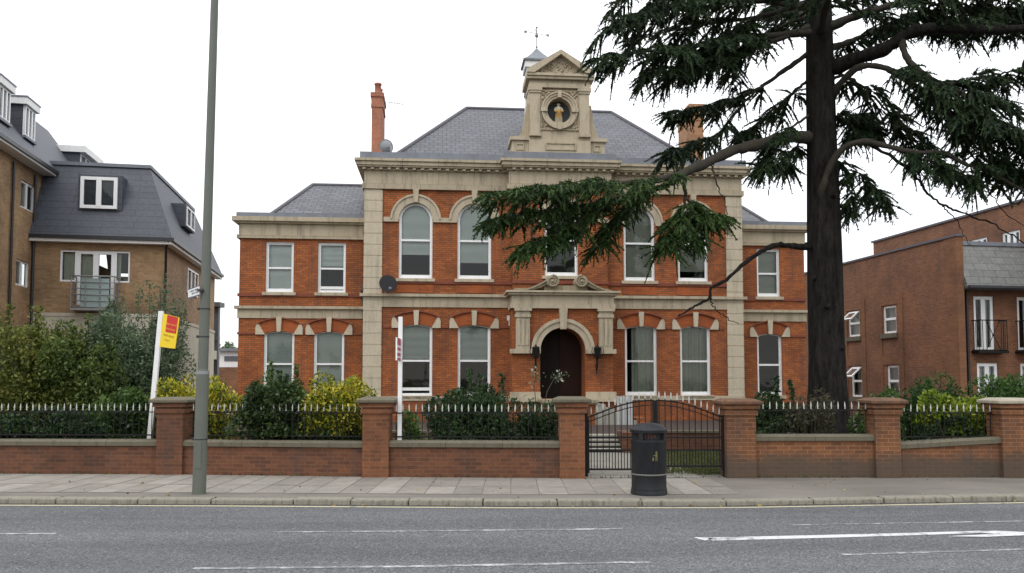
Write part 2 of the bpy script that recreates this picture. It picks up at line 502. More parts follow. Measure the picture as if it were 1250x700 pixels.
M['twig'] = plain_mat('brown stem', (0.06, 0.045, 0.03), 0.9, var=0.3)
M['cedar'] = leaf_mat('cedar needles', [(0.15, (0.010, 0.020, 0.011)), (0.5, (0.022, 0.042, 0.019)), (0.85, (0.048, 0.080, 0.027))], 0.6, 0.2, 0.0)
M['cedar_low'] = leaf_mat('fresh cedar needles', [(0.15, (0.012, 0.026, 0.010)), (0.5, (0.032, 0.065, 0.018)), (0.85, (0.080, 0.135, 0.032))], 0.6, 0.2, 0.0)

def road_mat():
    m, nt, bs = newmat('worn asphalt')
    pos = posn(nt)
    n1 = ramp(nt, noise(nt, 0.9, 6, 0.65, mapping(nt, pos, (0.12, 1.0, 1.0))), [(0.35, 0.0), (0.65, 1.0)])
    v = N(nt, 'ShaderNodeTexVoronoi'); setin(v, Scale=62.0); nt.links.new(pos, v.inputs['Vector'])
    n3 = noise(nt, 38, 3, 0.8, pos)
    col = mixc(nt, (0.088, 0.091, 0.099), (0.130, 0.133, 0.142), n1)
    sep = N(nt, 'ShaderNodeSeparateColor'); nt.links.new(v.outputs['Color'], sep.inputs[0])
    col = mixc(nt, col, ramp(nt, sep.outputs[0], [(0.0, 0.42), (0.5, 0.9), (0.85, 1.2), (1.0, 2.0)]), 0.85, 'MULTIPLY')
    col = mixc(nt, col, ramp(nt, n3, [(0.3, 0.75), (0.7, 1.25)]), 0.7, 'MULTIPLY')
    nt.links.new(col, bs.inputs['Base Color']); setin(bs, Roughness=0.85)
    bs.inputs['Specular IOR Level'].default_value = 0.25
    bump(nt, bs, v.outputs['Distance'], 0.5, 0.01)
    return m
M['road'] = road_mat()

def asphalt_path_mat():
    m, nt, bs = newmat('footway asphalt')
    pos = posn(nt)
    n1 = noise(nt, 0.9, 6, 0.65, mapping(nt, pos, (0.6, 1.2, 1.0)))
    n2 = noise(nt, 45, 3, 0.8, pos)
    col = mixc(nt, (0.12, 0.11, 0.096), (0.195, 0.178, 0.156), ramp(nt, n1, [(0.3, 0.0), (0.7, 1.0)]))
    col = mixc(nt, col, ramp(nt, n2, [(0.3, 0.7), (0.7, 1.3)]), 0.7, 'MULTIPLY')
    nt.links.new(col, bs.inputs['Base Color']); setin(bs, Roughness=0.9)
    bs.inputs['Specular IOR Level'].default_value = 0.25
    return m
M['footway'] = asphalt_path_mat()

def slab_mat():
    m, nt, bs = newmat('pale paving slab')
    pos = posn(nt)
    g = N(nt, 'ShaderNodeNewGeometry')
    n1 = noise(nt, 2.5, 6, 0.7, pos); n2 = noise(nt, 40, 3, 0.8, pos)
    col = mixc(nt, (0.20, 0.183, 0.162), (0.275, 0.255, 0.228), g.outputs['Random Per Island'])
    col = mixc(nt, col, ramp(nt, n1, [(0.3, 0.72), (0.7, 1.15)]), 0.8, 'MULTIPLY')
    col = mixc(nt, col, ramp(nt, n2, [(0.3, 0.8), (0.7, 1.2)]), 0.7, 'MULTIPLY')
    nt.links.new(col, bs.inputs['Base Color']); setin(bs, Roughness=0.9)
    bs.inputs['Specular IOR Level'].default_value = 0.25
    return m
M['slab'] = slab_mat()
M['kerb'] = stone_mat('granite kerb', (0.225, 0.208, 0.168), dark=(0.04, 0.036, 0.028), amount=0.95, scale=3)

def paint_mat(name, c, wear):
    m, nt, bs = newmat(name)
    pos = posn(nt)
    n1 = noise(nt, 9, 6, 0.75, pos); n2 = noise(nt, 1.3, 3, 0.6, pos)
    ad = N(nt, 'ShaderNodeMath', operation='MULTIPLY_ADD'); nt.links.new(n2, ad.inputs[0]); ad.inputs[1].default_value = 0.6
    nt.links.new(n1, ad.inputs[2])
    col = mixc(nt, c, (0.14, 0.145, 0.16), ramp(nt, ad.outputs[0], [(max(0.0, wear-0.12), 0.0), (wear+0.12, 1.0)]))
    nt.links.new(col, bs.inputs['Base Color']); setin(bs, Roughness=0.8)
    return m
M['paint'] = paint_mat('white road paint', (0.52, 0.53, 0.54), 0.93)
M['paint_worn'] = paint_mat('worn white road paint', (0.50, 0.51, 0.53), 0.74)
M['paint_yellow'] = paint_mat('pale yellow road paint', (0.48, 0.43, 0.27), 0.98)
M['terrace'] = stone_mat('dark terrace paving', (0.045, 0.028, 0.022), dark=(0.02, 0.018, 0.014), amount=0.6)
M['blind_cream'] = plain_mat('cream blind', (0.46, 0.47, 0.39), 0.9, var=0.08, scale=2)
M['capbrick'] = brick_mat('weathered cap brick', (0.15, 0.066, 0.032), (0.10, 0.045, 0.024), (0.13, 0.09, 0.055), ms=0.006, stain=0.8, w=0.11, h=0.3, soot=(0.06, 0.06, 0.035))
M['tan_brick'] = brick_mat('tan chimney brick', (0.42, 0.215, 0.105), (0.34, 0.16, 0.078), (0.33, 0.22, 0.14), ms=0.006, stain=0.5)
# ------------------------------------------------------------------ ground, road, footway
def lerp_table(tab):
    xs = [t[0] for t in tab]; ys = [t[1] for t in tab]
    return lambda x: float(np.interp(x, xs, ys))
ROAD_Z = -0.08
kerb_y = lerp_table([(-14, 13.25), (-8.1, 12.95), (-4.2, 12.86), (0, 12.68), (3.3, 12.7), (8, 13.2), (14, 13.9)])
wall_y = lerp_table([(-14, 16.6), (-10, 16.4), (-6.8, 16.3), (-2.6, 15.85), (1.1, 15.66), (4.4, 15.74), (9.6, 15.78), (14, 15.8)])

def sheet(name, xs, ya, yb, z, m, parent=None, thick=0.0):
    mb = MB()
    for a, b in zip(xs[:-1], xs[1:]):
        mb.quad((a, ya(a), z), (b, ya(b), z), (b, yb(b), z), (a, yb(a), z))
    return mb.build(name, m, parent)

mb = MB(); mb.quad((-900, -900, -0.3), (900, -900, -0.3), (900, 900, -0.3), (-900, 900, -0.3))
tag(mb.build('ground', M['soil']), kind='structure')
XS = [x*0.5 for x in range(-120, 121)]
road = tag(sheet('road', XS, lambda x: -9.0, lambda x: kerb_y(x)+0.02, ROAD_Z, M['road']), kind='structure')

# kerb stones with joints
mb = MB(); x = -60.0; random.seed(4)
while x < 60:
    L = random.choice([0.9, 1.15, 1.3, 1.4]); a, b = x+0.006, x+L-0.006
    w = 0.27; dz = random.uniform(-0.008, 0.008); dy = random.uniform(-0.012, 0.012)
    ya, yb = kerb_y(a)+dy, kerb_y(b)+dy
    mb.hexa([(a, ya, -0.2), (b, yb, -0.2), (b, yb+w, -0.2), (a, ya+w, -0.2),
             (a, ya+0.02, 0.006+dz), (b, yb+0.02, 0.006+dz), (b, yb+w, 0.006+dz), (a, ya+w, 0.006+dz)])
    x += L
tag(mb.build('kerb', M['kerb'], bevel=0.025), kind='structure')
tag(sheet('pavement', XS, lambda x: kerb_y(x)+0.24, lambda x: wall_y(x)+0.5, 0.0, M['footway']), kind='structure')
tag(sheet('gutter', XS, lambda x: kerb_y(x)-0.02, lambda x: kerb_y(x)+0.1, ROAD_Z+0.004, M['soil']), kind='structure')

# paving slabs, two to three rows, ending where the plain asphalt takes over
mb = MB(); random.seed(7)
for row in range(2):
    x = -16.0
    while x < 3.9:
        L = 0.47
        a, b = x+0.008, x+L-0.008
        if b < 4.2 - row*0.2 and not (-6.2 < (a+b)/2 < -4.75 and row < 2 and False):
            def ys(xx, r): 
                y0 = kerb_y(xx)+0.72; y1 = wall_y(xx)-0.02
                return y0 + (y1-y0)*(0, 0.42, 1)[r]
            dz = random.uniform(-0.0015, 0.0015)
            g = 0.008
            mb.quad((a, ys(a, row)+g, 0.005+dz), (b, ys(b, row)+g, 0.005+dz), (b, ys(b, row+1)-g, 0.005+dz), (a, ys(a, row+1)-g, 0.005+dz))
        x += L
tag(mb.build('paving_slabs', M['slab']), kind='structure')

# painted lines
def strip(name, pts, w, m, z=ROAD_Z+0.004):
    mb = MB(); W = w if hasattr(w, '__len__') else [w]*len(pts)
    for i in range(len(pts)-1):
        a, b = Vector(pts[i]), Vector(pts[i+1])
        n = Vector((-(b-a).y, (b-a).x, 0)).normalized()
        mb.quad(*(tuple(Vector((q.x, q.y, z))) for q in (a-n*W[i]/2, b-n*W[i+1]/2, b+n*W[i+1]/2, a+n*W[i]/2)))
    o = mb.build(name, m); tag(o, kind='structure'); return o
def rp(px, py): return ground(px, py, ROAD_Z)
strip('yellow_edge_line', [(x, kerb_y(x)-0.17, 0) for x in XS], 0.075, M['paint_yellow'])
strip('lane_line', [rp(-260, 653), rp(68, 652)], 0.085, M['paint_worn'])
strip('lane_line', [rp(333, 650), rp(480, 649), rp(760, 646)], 0.07, M['paint_worn'])
strip('lane_line', [rp(960, 641.5), rp(1100, 639), rp(1400, 634)], 0.05, M['paint_worn'])
strip('lane_line', [rp(-300, 699), rp(-120, 698)], 0.08, M['paint_worn'])
strip('lane_line', [rp(236, 694.5), rp(500, 692), rp(795, 686.5)], 0.085, M['paint_worn'])
strip('lane_line', [rp(1028, 677.5), rp(1120, 675), rp(1250, 671), rp(1500, 662)], 0.075, M['paint_worn'])
strip('arrow_marking', [rp(848, 656.5), rp(866, 659)], [0.03, 0.22], M['paint'])
strip('arrow_marking', [rp(866, 658.6), rp(1000, 655.5), rp(1110, 652.6), rp(1200, 649.6)], [0.2, 0.18, 0.16, 0.13], M['paint'])
mb = MB(); pts = [rp(1168, 650.0), rp(1215, 648.8), rp(1300, 652.5), rp(1205, 656.2), rp(1155, 655.6), rp(1215, 652.6)]
mb.add([(p.x, p.y, ROAD_Z+0.0075) for p in pts], [(0, 5, 1), (1, 5, 2), (2, 5, 3), (3, 5, 4)])
for i in range(len(mb.f)): mb.f[i] = mb.f[i][::-1] if (Vector(mb.v[mb.f[i][1]])-Vector(mb.v[mb.f[i][0]])).cross(Vector(mb.v[mb.f[i][2]])-Vector(mb.v[mb.f[i][0]])).z < 0 else mb.f[i]
tag(mb.build('arrow_marking', M['paint']), kind='structure')

# garden levels behind the wall
def box_struct(name, x0, x1, y0, y1, z0, z1, m):
    mb = MB(); mb.box(x0, x1, y0, y1, z0, z1); return tag(mb.build(name, m), kind='structure')
tag(sheet('garden_soil', XS[20:-20], lambda x: wall_y(x)+0.1, lambda x: 24.0, -0.012, M['soil']), kind='structure')
TERR = 0.40
tag(sheet('garden_path', [1.35, 2.0, 2.9, 3.6], lambda x: wall_y(x)-0.05, lambda x: 21.2, 0.012, M['paving']), kind='structure')
tag(sheet('lawn', [3.6, 5.0, 6.5], lambda x: 16.6, lambda x: 21.9, 0.012, M['soil']), kind='structure')
box_struct('terrace', -11.2, 13.2, 22.3, 52, -0.2, TERR, M['terrace'])
box_struct('back_yard', -60, -11.3, 24, 120, -0.2, 0.02, M['footway'])
box_struct('back_yard', 13.3, 60, 24, 120, -0.2, 0.02, M['footway'])

# ------------------------------------------------------------------ shared builders for walls and windows
def arch_pts(x0, x1, spring, rise, n=14):
    """points from the right springing over the top to the left springing"""
    w = (x1-x0)/2; cx = (x0+x1)/2
    if rise <= 0: return [(x1, spring), (x0, spring)]
    r = (w*w + rise*rise)/(2*rise); cz = spring + rise - r
    a = math.asin(min(1, w/r))
    if rise >= w-1e-6: a = math.pi/2
    return [(cx + r*math.sin(a - 2*a*i/n), cz + r*math.cos(a - 2*a*i/n)) for i in range(n+1)]

def opening(x0, x1, z0, spring, rise):
    return [(x0, z0), (x1, z0)] + arch_pts(x0, x1, spring, rise)

def wall_face(mb, outer, holes, y, reveal):
    loops = [[Vector((p[0], p[1], 0)) for p in outer]] + [[Vector((p[0], p[1], 0)) for p in h] for h in holes]
    flat = [p for l in loops for p in l]
    fs = []
    for t in tessellate_polygon(loops):
        a, b, c = (flat[i] for i in t)
        ar = (b.x-a.x)*(c.y-a.y)-(c.x-a.x)*(b.y-a.y)
        if abs(ar) < 1e-9: continue
        fs.append(tuple(t) if ar > 0 else tuple(t)[::-1])
    mb.add([(p.x, y, p.y) for p in flat], fs)
    for h in holes:
        n = len(h)
        ar = sum(h[i-1][0]*h[i][1]-h[i][0]*h[i-1][1] for i in range(n))
        hh = h if ar > 0 else h[::-1]
        for i in range(n):
            a, b = hh[i], hh[(i+1) % n]
            mb.quad((a[0], y, a[1]), (a[0], y+reveal, a[1]), (b[0], y+reveal, b[1]), (b[0], y, b[1]))

def sash_window(root, x0, x1, z0, spring, rise, y, rail, blind_to=None, blind_m='blind', open_gap=0.0,
                curtain=False, loc=(0, 0, 0), rz=0.0, t=0.09, sill=True, half_curtain=None):
    """a white sliding sash window set back in its opening"""
    mb = MB()
    n = 14 if rise > 0 else 1
    def outl(i):
        return [(x0+i, z0+i), (x1-i, z0+i)] + arch_pts(x0+i, x1-i, spring - (i if rise <= 0 else 0), max(rise-i, rise*0.6) if 0 < rise < (x1-x0)*0.4 else rise-i, n)
    yf = y + 0.07
    mb.ring(outl(0), outl(t*0.55), yf, yf+0.16)
    mb.ring(outl(t*0.55+0.001), outl(t*1.05), yf+0.03, yf+0.10)
    if rail: mb.box(x0+t*0.9, x1-t*0.9, yf+0.025, yf+0.095, rail-0.035, rail+0.035)
    mb.box(x0+t*0.5, x1-t*0.5, yf+0.035, yf+0.115, z0+0.03+open_gap, z0+t*1.55+open_gap)
    w = mb.build('window', M['white'], root, loc, rz)
    g = MB(); o = outl(t); 
    vs = [(p[0], yf+0.075, p[1]) for p in o]; g.add(vs, [tuple(range(len(vs)))])
    g.build('pane', M['glass'], w)
    if sill:
        s = MB(); s.hexa([(x0-0.1, y-0.09, z0-0.12), (x1+0.1, y-0.09, z0-0.12), (x1+0.1, y+0.07, z0-0.12), (x0-0.1, y+0.07, z0-0.12),
                          (x0-0.1, y-0.09, z0-0.015), (x1+0.1, y-0.09, z0-0.015), (x1+0.1, y+0.08, z0+0.012), (x0-0.1, y+0.08, z0+0.012)])
        s.build('sill', M['stone'], w)
    if blind_to is not None:
        b = MB(); top = spring + (rise if rise > 0 else 0)
        nf = 22; zz = [top+(blind_to-top)*i/nf for i in range(nf+1)]
        off = [yf+0.2+0.012*math.sin(i*1.25+x0*3)+0.006*math.sin(i*0.5+x1) for i in range(nf+1)]
        for i in range(nf): b.quad((x0+t*.6, off[i+1], zz[i+1]), (x1-t*.6, off[i+1], zz[i+1]), (x1-t*.6, off[i], zz[i]), (x0+t*.6, off[i], zz[i]))
        b.build('blind', M[blind_m], w)
    if curtain:
        b = MB(); k = 26; xs = [x0+t*0.5 + (x1-x0-t)*i/k for i in range(k+1)]; top = spring+max(rise, 0)
        for i in range(k):
            ya = yf+0.24+0.035*math.sin(i*1.9); yb = yf+0.24+0.035*math.sin((i+1)*1.9)
            if half_curtain and not (half_curtain[0] <= i/k < half_curtain[1]): continue
            b.quad((xs[i], ya, z0+0.05), (xs[i+1], yb, z0+0.05), (xs[i+1], yb, top), (xs[i], ya, top))
        b.build('curtain', M['curtain'], w)
    return w

def courses(mb, x0, x1, yf, yb, levels, dz=0.0, left=True, right=True):
    """stacked mouldings: levels = (z0, z1, projection)"""
    for z0, z1, p in levels:
        mb.box(x0-(p if left else 0), x1+(p if right else 0), yf-p, yb, z0+dz-0.002, z1+dz)

# ------------------------------------------------------------------ the red brick house
PSI = math.atan(0.087)
HF = Frame(1.851, 30.0, PSI)
house = thing('brick_house', 'symmetrical red brick institution with buff stone trim, slate roof and statue niche above its entrance',
              'house', HF.o, PSI)
def hx(px, py, c=0.0): return HF.on_y(px, py, c)[0]
def hz(px, py, c=0.0): return HF.on_y(px, py, c)[1]
WING = 1.0; BAY = -0.4; PORCH = -1.4; BACK = 11.5
xL, xR = hx(444.5, 400), hx(906.5, 440)
bL, bR = hx(626, 330, BAY), hx(742, 330, BAY)
wl, wr = hx(291, 400, WING), hx(983.5, 420, WING)
zC = {k: hz(p, v, 0) for k, (p, v) in dict(top=(455, 196), cor=(455, 203.5), bed=(455, 208.5), fri=(455, 224.7), arc=(455, 231),
      imp1=(475, 265.4), imp0=(475, 271), s1=(540, 359.5), s1b=(540, 363), s0=(540, 375.5), sill1=(540, 343), sill0=(540, 347)).items()}
BASE = 0.25
# windows: x range, z0, spring, rise, rail
z0f, zspf, zrailf = hz(507, 340), hz(507, 267.5), hz(507, 293)
z0g, zspg, zrailg = hz(507, 483.5), hz(507, 400), hz(507, 440.5)
MAIN1 = [(486.7, 527.8), (558.4, 599.6), (761.4, 799.2), (827.5, 864.2)]
MAIN0 = [(488, 527.6), (558.6, 598.7), (763, 802), (830.4, 867.5)]
m1 = [(hx(a, 310), hx(b, 310)) for a, b in MAIN1]
m0 = [(hx(a, 440), hx(b, 440)) for a, b in MAIN0]
c1 = (hx(664.9, 310, BAY), hx(705.3, 310, BAY))
zc0 = hz(685, 337, BAY)

mb = MB()
def round_rise(x0, x1): return (x1-x0)/2
SEG = 0.11
def holes_for(rng):
    h = []
    for i in rng:
        a, b = m1[i]; h.append(opening(a, b, z0f, zspf, round_rise(a, b)))
        a, b = m0[i]; h.append(opening(a, b, z0g, zspg, SEG))
    return h
wall_face(mb, [(xL, BASE), (bL, BASE), (bL, zC['fri']), (xL, zC['fri'])], holes_for((0, 1)), 0.0, 0.24)
wall_face(mb, [(bR, BASE), (xR, BASE), (xR, zC['fri']), (bR, zC['fri'])], holes_for((2, 3)), 0.0, 0.24)
a, b = c1
wall_face(mb, [(bL, BASE), (bR, BASE), (bR, zC['fri']), (bL, zC['fri'])],
          [opening(a, b, zc0, zspf, round_rise(a, b))], BAY, 0.24)
mb.quad((bL, 0, BASE), (bL, BAY, BASE), (bL, BAY, zC['fri']), (bL, 0, zC['fri']))
mb.quad((bR, BAY, BASE), (bR, 0, BASE), (bR, 0, zC['fri']), (bR, BAY, zC['fri']))
mb.quad((xL, BACK, BASE), (xL, 0, BASE), (xL, 0, zC['fri']), (xL, BACK, zC['fri']))
mb.quad((xR, 0, BASE), (xR, BACK, BASE), (xR, BACK, zC['fri']), (xR, 0, zC['fri']))
mb.quad((xR, BACK, BASE), (xL, BACK, BASE), (xL, BACK, zC['fri']), (xR, BACK, zC['fri']))
# wings
wz = {k: HF.on_y(p, v, WING)[1] for k, (p, v) in dict(lead=(330, 260.5), top=(330, 266), cor=(330, 273.5), fri=(330, 287.5), arc=(330, 291.5),
      s1=(330, 374), s1b=(330, 377.5), s0=(330, 388.7), z1=(340, 356.8), t1=(340, 295.3), r1=(340, 327), z0=(340, 484), sp0=(340, 408), r0=(340, 444.5), sb=(330, 359.6)).items()}
LW1 = [(324.2, 358.4), (388, 422)]; LW0 = [(321.7, 359), (382.9, 420)]
RW1 = [(923.9, 952.1)]; RW0 = [(924.6, 955)]
lw1 = [(HF.on_y(a, 330, WING)[0], HF.on_y(b, 330, WING)[0]) for a, b in LW1+RW1]
lw0 = [(HF.on_y(a, 440, WING)[0], HF.on_y(b, 440, WING)[0]) for a, b in LW0+RW0]
def wing_holes(rng):
    h = []
    for i in rng:
        a, b = lw1[i]; h.append(opening(a, b, wz['z1'], wz['t1'], 0))
        a, b = lw0[i]; h.append(opening(a, b, wz['z0'], wz['sp0'], SEG))
    return h
wall_face(mb, [(wl, BASE), (xL, BASE), (xL, wz['fri']), (wl, wz['fri'])], wing_holes((0, 1)), WING, 0.24)
wall_face(mb, [(xR, BASE), (wr, BASE), (wr, wz['fri']), (xR, wz['fri'])], wing_holes((2,)), WING, 0.24)
mb.quad((wl, BACK-1, BASE), (wl, WING, BASE), (wl, WING, wz['fri']), (wl, BACK-1, wz['fri']))
mb.quad((wr, WING, BASE), (wr, BACK-1, BASE), (wr, BACK-1, wz['fri']), (wr, WING, wz['fri']))
mb.quad((wr, BACK-1, BASE), (wl, BACK-1, BASE), (wl, BACK-1, wz['fri']), (wr, BACK-1, wz['fri']))
mb.build('wall', M['brick'], house)
# floors and ceilings inside keep the rooms dark
mb = MB()
fl1 = (zspg+z0f)/2 + 0.35
mb.box(xL+0.02, xR-0.02, 0.3, BACK-0.05, fl1-0.1, fl1); mb.box(xL+0.02, xR-0.02, 0.3, BACK-0.05, zC['fri']-0.05, zC['fri']-0.01)
mb.box(xL+0.02, xR-0.02, 3.2, 3.3, BASE, zC['fri']-0.06)
for wx in (bL, bR, (m1[0][1]+m1[1][0])/2, (m1[2][1]+m1[3][0])/2): mb.box(wx-0.05, wx+0.05, 0.32, 3.19, BASE, zC['fri']-0.06)
for (a, b) in ((wl, xL), (xR, wr)):
    mb.box(a+0.02, b-0.02, WING+0.3, BACK-1.05, wz['fri']-0.05, wz['fri']-0.01)
    mb.box(a+0.02, b-0.02, WING+0.3, BACK-1.05, fl1-0.35, fl1-0.25)
    mb.box(a+0.02, b-0.02, WING+2.6, WING+2.7, BASE, wz['fri']-0.06)
mb.build('inner_floor', M['room'], house)

# windows of the main block
blinds1 = [(hz(507, 310), 'blind_white'), (hz(578, 320), 'blind_white'), (z0f+0.1, 'blind_cream'), (hz(845, 331), 'blind_cream')]
for i, (a, b) in enumerate(m1):
    w = sash_window(house, a, b, z0f, zspf, round_rise(a, b), 0.0, zrailf, *blinds1[i])
    s = MB(); cx = (a+b)/2; r = (b-a)/2
    o1 = arch_pts(a-0.24, b+0.24, zspf-0.02, r+0.24, 18); i1 = arch_pts(a, b, zspf-0.02, r, 18)
    s.ring(o1, i1, -0.07, 0.06, closed=False)
    o2 = arch_pts(a-0.31, b+0.31, zspf-0.02, r+0.31, 18); i2 = arch_pts(a-0.235, b+0.235, zspf-0.02, r+0.235, 18)
    s.ring(o2, i2, -0.11, 0.04, closed=False)
    s.build('archivolt', M['stone'], w)
    s = MB(); zt = zC['arc']+0.02
    s.prism([(cx-0.075, zspf+r-0.02), (cx+0.075, zspf+r-0.02), (cx+0.11, zt), (cx-0.11, zt)], -0.16, 0.03); s.build('keystone', M['stone'], w)
a, b = c1
w = sash_window(house, a, b, zc0, zspf, round_rise(a, b), BAY, zrailf, None)
s = MB(); r = (b-a)/2; s.ring(arch_pts(a-0.3, b+0.3, zspf-0.02, r+0.3, 18), arch_pts(a, b, zspf-0.02, r, 18), BAY-0.08, BAY+0.05, closed=False); s.build('archivolt', M['stone'], w)
cx = (a+b)/2; s = MB(); s.prism([(cx-0.075, zspf+r), (cx+0.075, zspf+r), (cx+0.11, zC['arc']+0.02), (cx-0.11, zC['arc']+0.02)], BAY-0.16, BAY+0.03); s.build('keystone', M['stone'], w)

def segmental_head(w, a, b, sp, y, hood=0.05):
    """brick arch, keystone and two skewback stones over a ground-floor window"""
    cx = (a+b)/2; g = 0.42
    out = arch_pts(a-0.22, b+0.22, sp+0.36, 0.2, 12); inn = arch_pts(a, b, sp, SEG, 12)
    s = MB(); s.ring(out, inn, y-0.03, y+0.05, closed=False); s.build('brick_arch', M['rubbed'], w)
    s = MB(); o = arch_pts(a-0.27, b+0.27, sp+0.375, 0.235, 12); i_ = arch_pts(a-0.225, b+0.225, sp+0.363, 0.2, 12)
    s.ring(o, i_, y-0.10, y+0.04, closed=False)
    s.build('hood_mould', M['moulded'], w)
    s = MB(); s.prism([(cx-0.07, sp+SEG-0.03), (cx+0.07, sp+SEG-0.03), (cx+0.10, sp+0.62), (cx-0.10, sp+0.62)], y-0.13, y+0.04); s.build('keystone', M['quoin'], w)
    for sg, x in ((-1, a), (1, b)):
        s = MB(); s.prism([(x-sg*0.04, sp-0.02), (x+sg*0.30, sp-0.02), (x+sg*0.30, sp+0.22), (x+sg*0.25, sp+0.40), (x+sg*0.20, sp+0.40)], y-0.07, y+0.045)
        s.build('skewback', M['quoin'], w)
g0 = [dict(blind_to=hz(507, 438), open_gap=0.16), dict(blind_to=hz(578, 440)),
      dict(curtain=True, half_curtain=(0.2, 1.1)), dict(curtain=True)]
for i, (a, b) in enumerate(m0):
    w = sash_window(house, a, b, z0g, zspg, SEG, 0.0, zrailg, **g0[i])
    segmental_head(w, a, b, zspg, 0.0)
for i, (a, b) in enumerate(lw1):
    sash_window(house, a, b, wz['z1'], wz['t1'], 0, WING, wz['r1'], *[(wz['z1']+0.1, 'blind_white'), (wz['r1']+0.1, 'blind_white'), (wz['z1'], 'blind_cream')][i], open_gap=(0.1 if i == 1 else 0))
for i, (a, b) in enumerate(lw0):
    w = sash_window(house, a, b, wz['z0'], wz['sp0'], SEG, WING, wz['r0'], *[(wz['z0'], 'blind'), (wz['z0'], 'blind'), (None, 'blind')][i])
    segmental_head(w, a, b, wz['sp0'], WING)

# brick string courses and aprons
mb = MB()
for (x0, x1, y) in ((xL, bL, 0), (bR, xR, 0)):
    mb.box(x0, x1, y-0.05, y+0.03, zC['sill0']-0.0, zC['sill1']-0.0)
    zb = zspg+0.12; mb.box(x0, x1, y-0.022, y+0.03, zb, zb+0.05) if False else None
mb.box(bL-0.02, bR+0.02, BAY-0.06, BAY+0.03, zC['sill0']+0.002, zC['sill1']+0.002)
mb.box(wl-0.05, xL, WING-0.05, WING+0.03, wz['sb']-0.08, wz['sb']+0.03); mb.box(xR, wr+0.05, WING-0.05, WING+0.03, wz['sb']-0.08, wz['sb']+0.03)
for gap in ((xL+0.7, m0[0][0]-0.34), (m0[0][1]+0.34, m0[1][0]-0.34), (m0[1][1]+0.34, bL), (bR, m0[2][0]-0.34), (m0[2][1]+0.34, m0[3][0]-0.34), (m0[3][1]+0.34, xR-0.7)):
    mb.box(gap[0], gap[1], -0.045, 0.03, zspg-0.02, zspg+0.06)
for gap in ((wl-0.04, lw0[0][0]-0.34), (lw0[0][1]+0.34, lw0[1][0]-0.34), (lw0[1][1]+0.34, xL), (xR, lw0[2][0]-0.34), (lw0[2][1]+0.34, wr+0.04)):
    mb.box(gap[0], gap[1], WING-0.045, WING+0.03, wz['sp0']-0.02, wz['sp0']+0.06)
mb.build('brick_moulding', M['moulded'], house)
for a, b in m1:
    mb = MB(); mb.box(a-0.05, b+0.05, -0.028, 0.03, zC['s1']+0.05, zC['sill0']-0.04); mb.build('apron_panel', M['rubbed'], house)
# stone string courses
for x0, x1, lf, rt in ((xL, bL, True, False), (bR, xR, False, True)):
    mb = MB(); courses(mb, x0, x1, 0.0, 0.04, [(zC['s0'], zC['s1b'], 0.05), (zC['s1b'], zC['s1'], 0.16)], left=lf, right=rt)
    mb.build('string_course', M['ashlar'], house)
for x0, x1, x2, x3 in ((wl-0.04, xL, wl-0.14, xL), (xR, wr+0.04, xR, wr+0.14)):
    mb = MB(); mb.box(x0, x1, WING-0.05, WING+0.04, wz['s0'], wz['s1b']); mb.box(x2, x3, WING-0.15, WING+0.04, wz['s1b']-0.002, wz['s1'])
    mb.build('string_course', M['ashlar'], house)
for x0, x1 in ((xL+0.66, m1[0][0]-0.02), (m1[0][1]+0.02, m1[1][0]-0.02), (m1[1][1]+0.02, bL), (bR, m1[2][0]-0.02), (m1[2][1]+0.02, m1[3][0]-0.02), (m1[3][1]+0.02, xR-0.66)):
    mb = MB(); mb.box(x0, x1, -0.075, 0.04, zC['imp0'], zC['imp1']); mb.build('impost_band', M['stone'], house)
for x0, x1 in ((bL-0.06, c1[0]-0.02), (c1[1]+0.02, bR+0.06)): mb = MB(); mb.box(x0, x1, BAY-0.075, BAY+0.04, zC['imp0']+.003, zC['imp1']+.003); mb.build('impost_band', M['stone'], house)
for x0, x1 in ((xL-0.05, bL), (bR, xR+0.05)): mb = MB(); mb.box(x0, x1, -0.09, 0.04, z0g-0.17, z0g-0.015); mb.build('sill_band', M['stone'], house)
# main entablature
mb = MB()
lev = [(zC['arc'], zC['fri'], 0.11), (zC['fri'], zC['bed'], 0.05), (zC['bed'], zC['cor']-0.06, 0.12), (zC['cor']-0.06, zC['cor'], 0.26), (zC['cor'], zC['top']-0.09, 0.31), (zC['top']-0.09, zC['top'], 0.37)]
courses(mb, xL, xR, 0.0, BACK, lev)
courses(mb, bL-0.1, bR+0.1, BAY, 0.5, lev, dz=0.004)
mb.build('cornice', M['ashlar'], house)
mb = MB(); mb.box(0, 0.12, -0.22, -0.10, zC['bed']+0.01, zC['cor']-0.065); dent = mb.build('dentil', M['stone'], house)
x = xL-0.1; dent.location = (x, 0, 0); x += 0.3
while x < xR+0.1:
    copy_part(dent, house, (x, BAY if bL-0.15 < x < bR+0.1 else 0.0, 0)); x += 0.30
mb = MB()
zp = hz(455, 188.5, 0.2)
mb.box(xL-0.2, xR+0.2, -0.15, BACK, zC['top']-0.005, zp); mb.box(bL-0.3, bR+0.3, BAY-0.2, 0.4, zC['top']+0.002, zp+0.004)
for x0, x1, lf, rt in ((wl, xL, True, False), (xR, wr, False, True)):
    mb.box(x0-(0.12 if lf else 0), x1+(0.12 if rt else 0), WING-0.12, BACK-1, wz['top']-0.003, wz['lead'])
mb.build('lead_gutter', M['lead'], house)
for x0, x1, lf, rt in ((wl, xL, True, False), (xR, wr, False, True)):
    mb = MB(); courses(mb, x0, x1, WING, BACK-1, [(wz['arc'], wz['fri'], 0.10), (wz['fri'], wz['cor'], 0.04), (wz['cor'], wz['cor']+0.07, 0.15), (wz['cor']+0.07, wz['top'], 0.25)], left=lf, right=rt)
    mb.build('cornice', M['ashlar'], house)
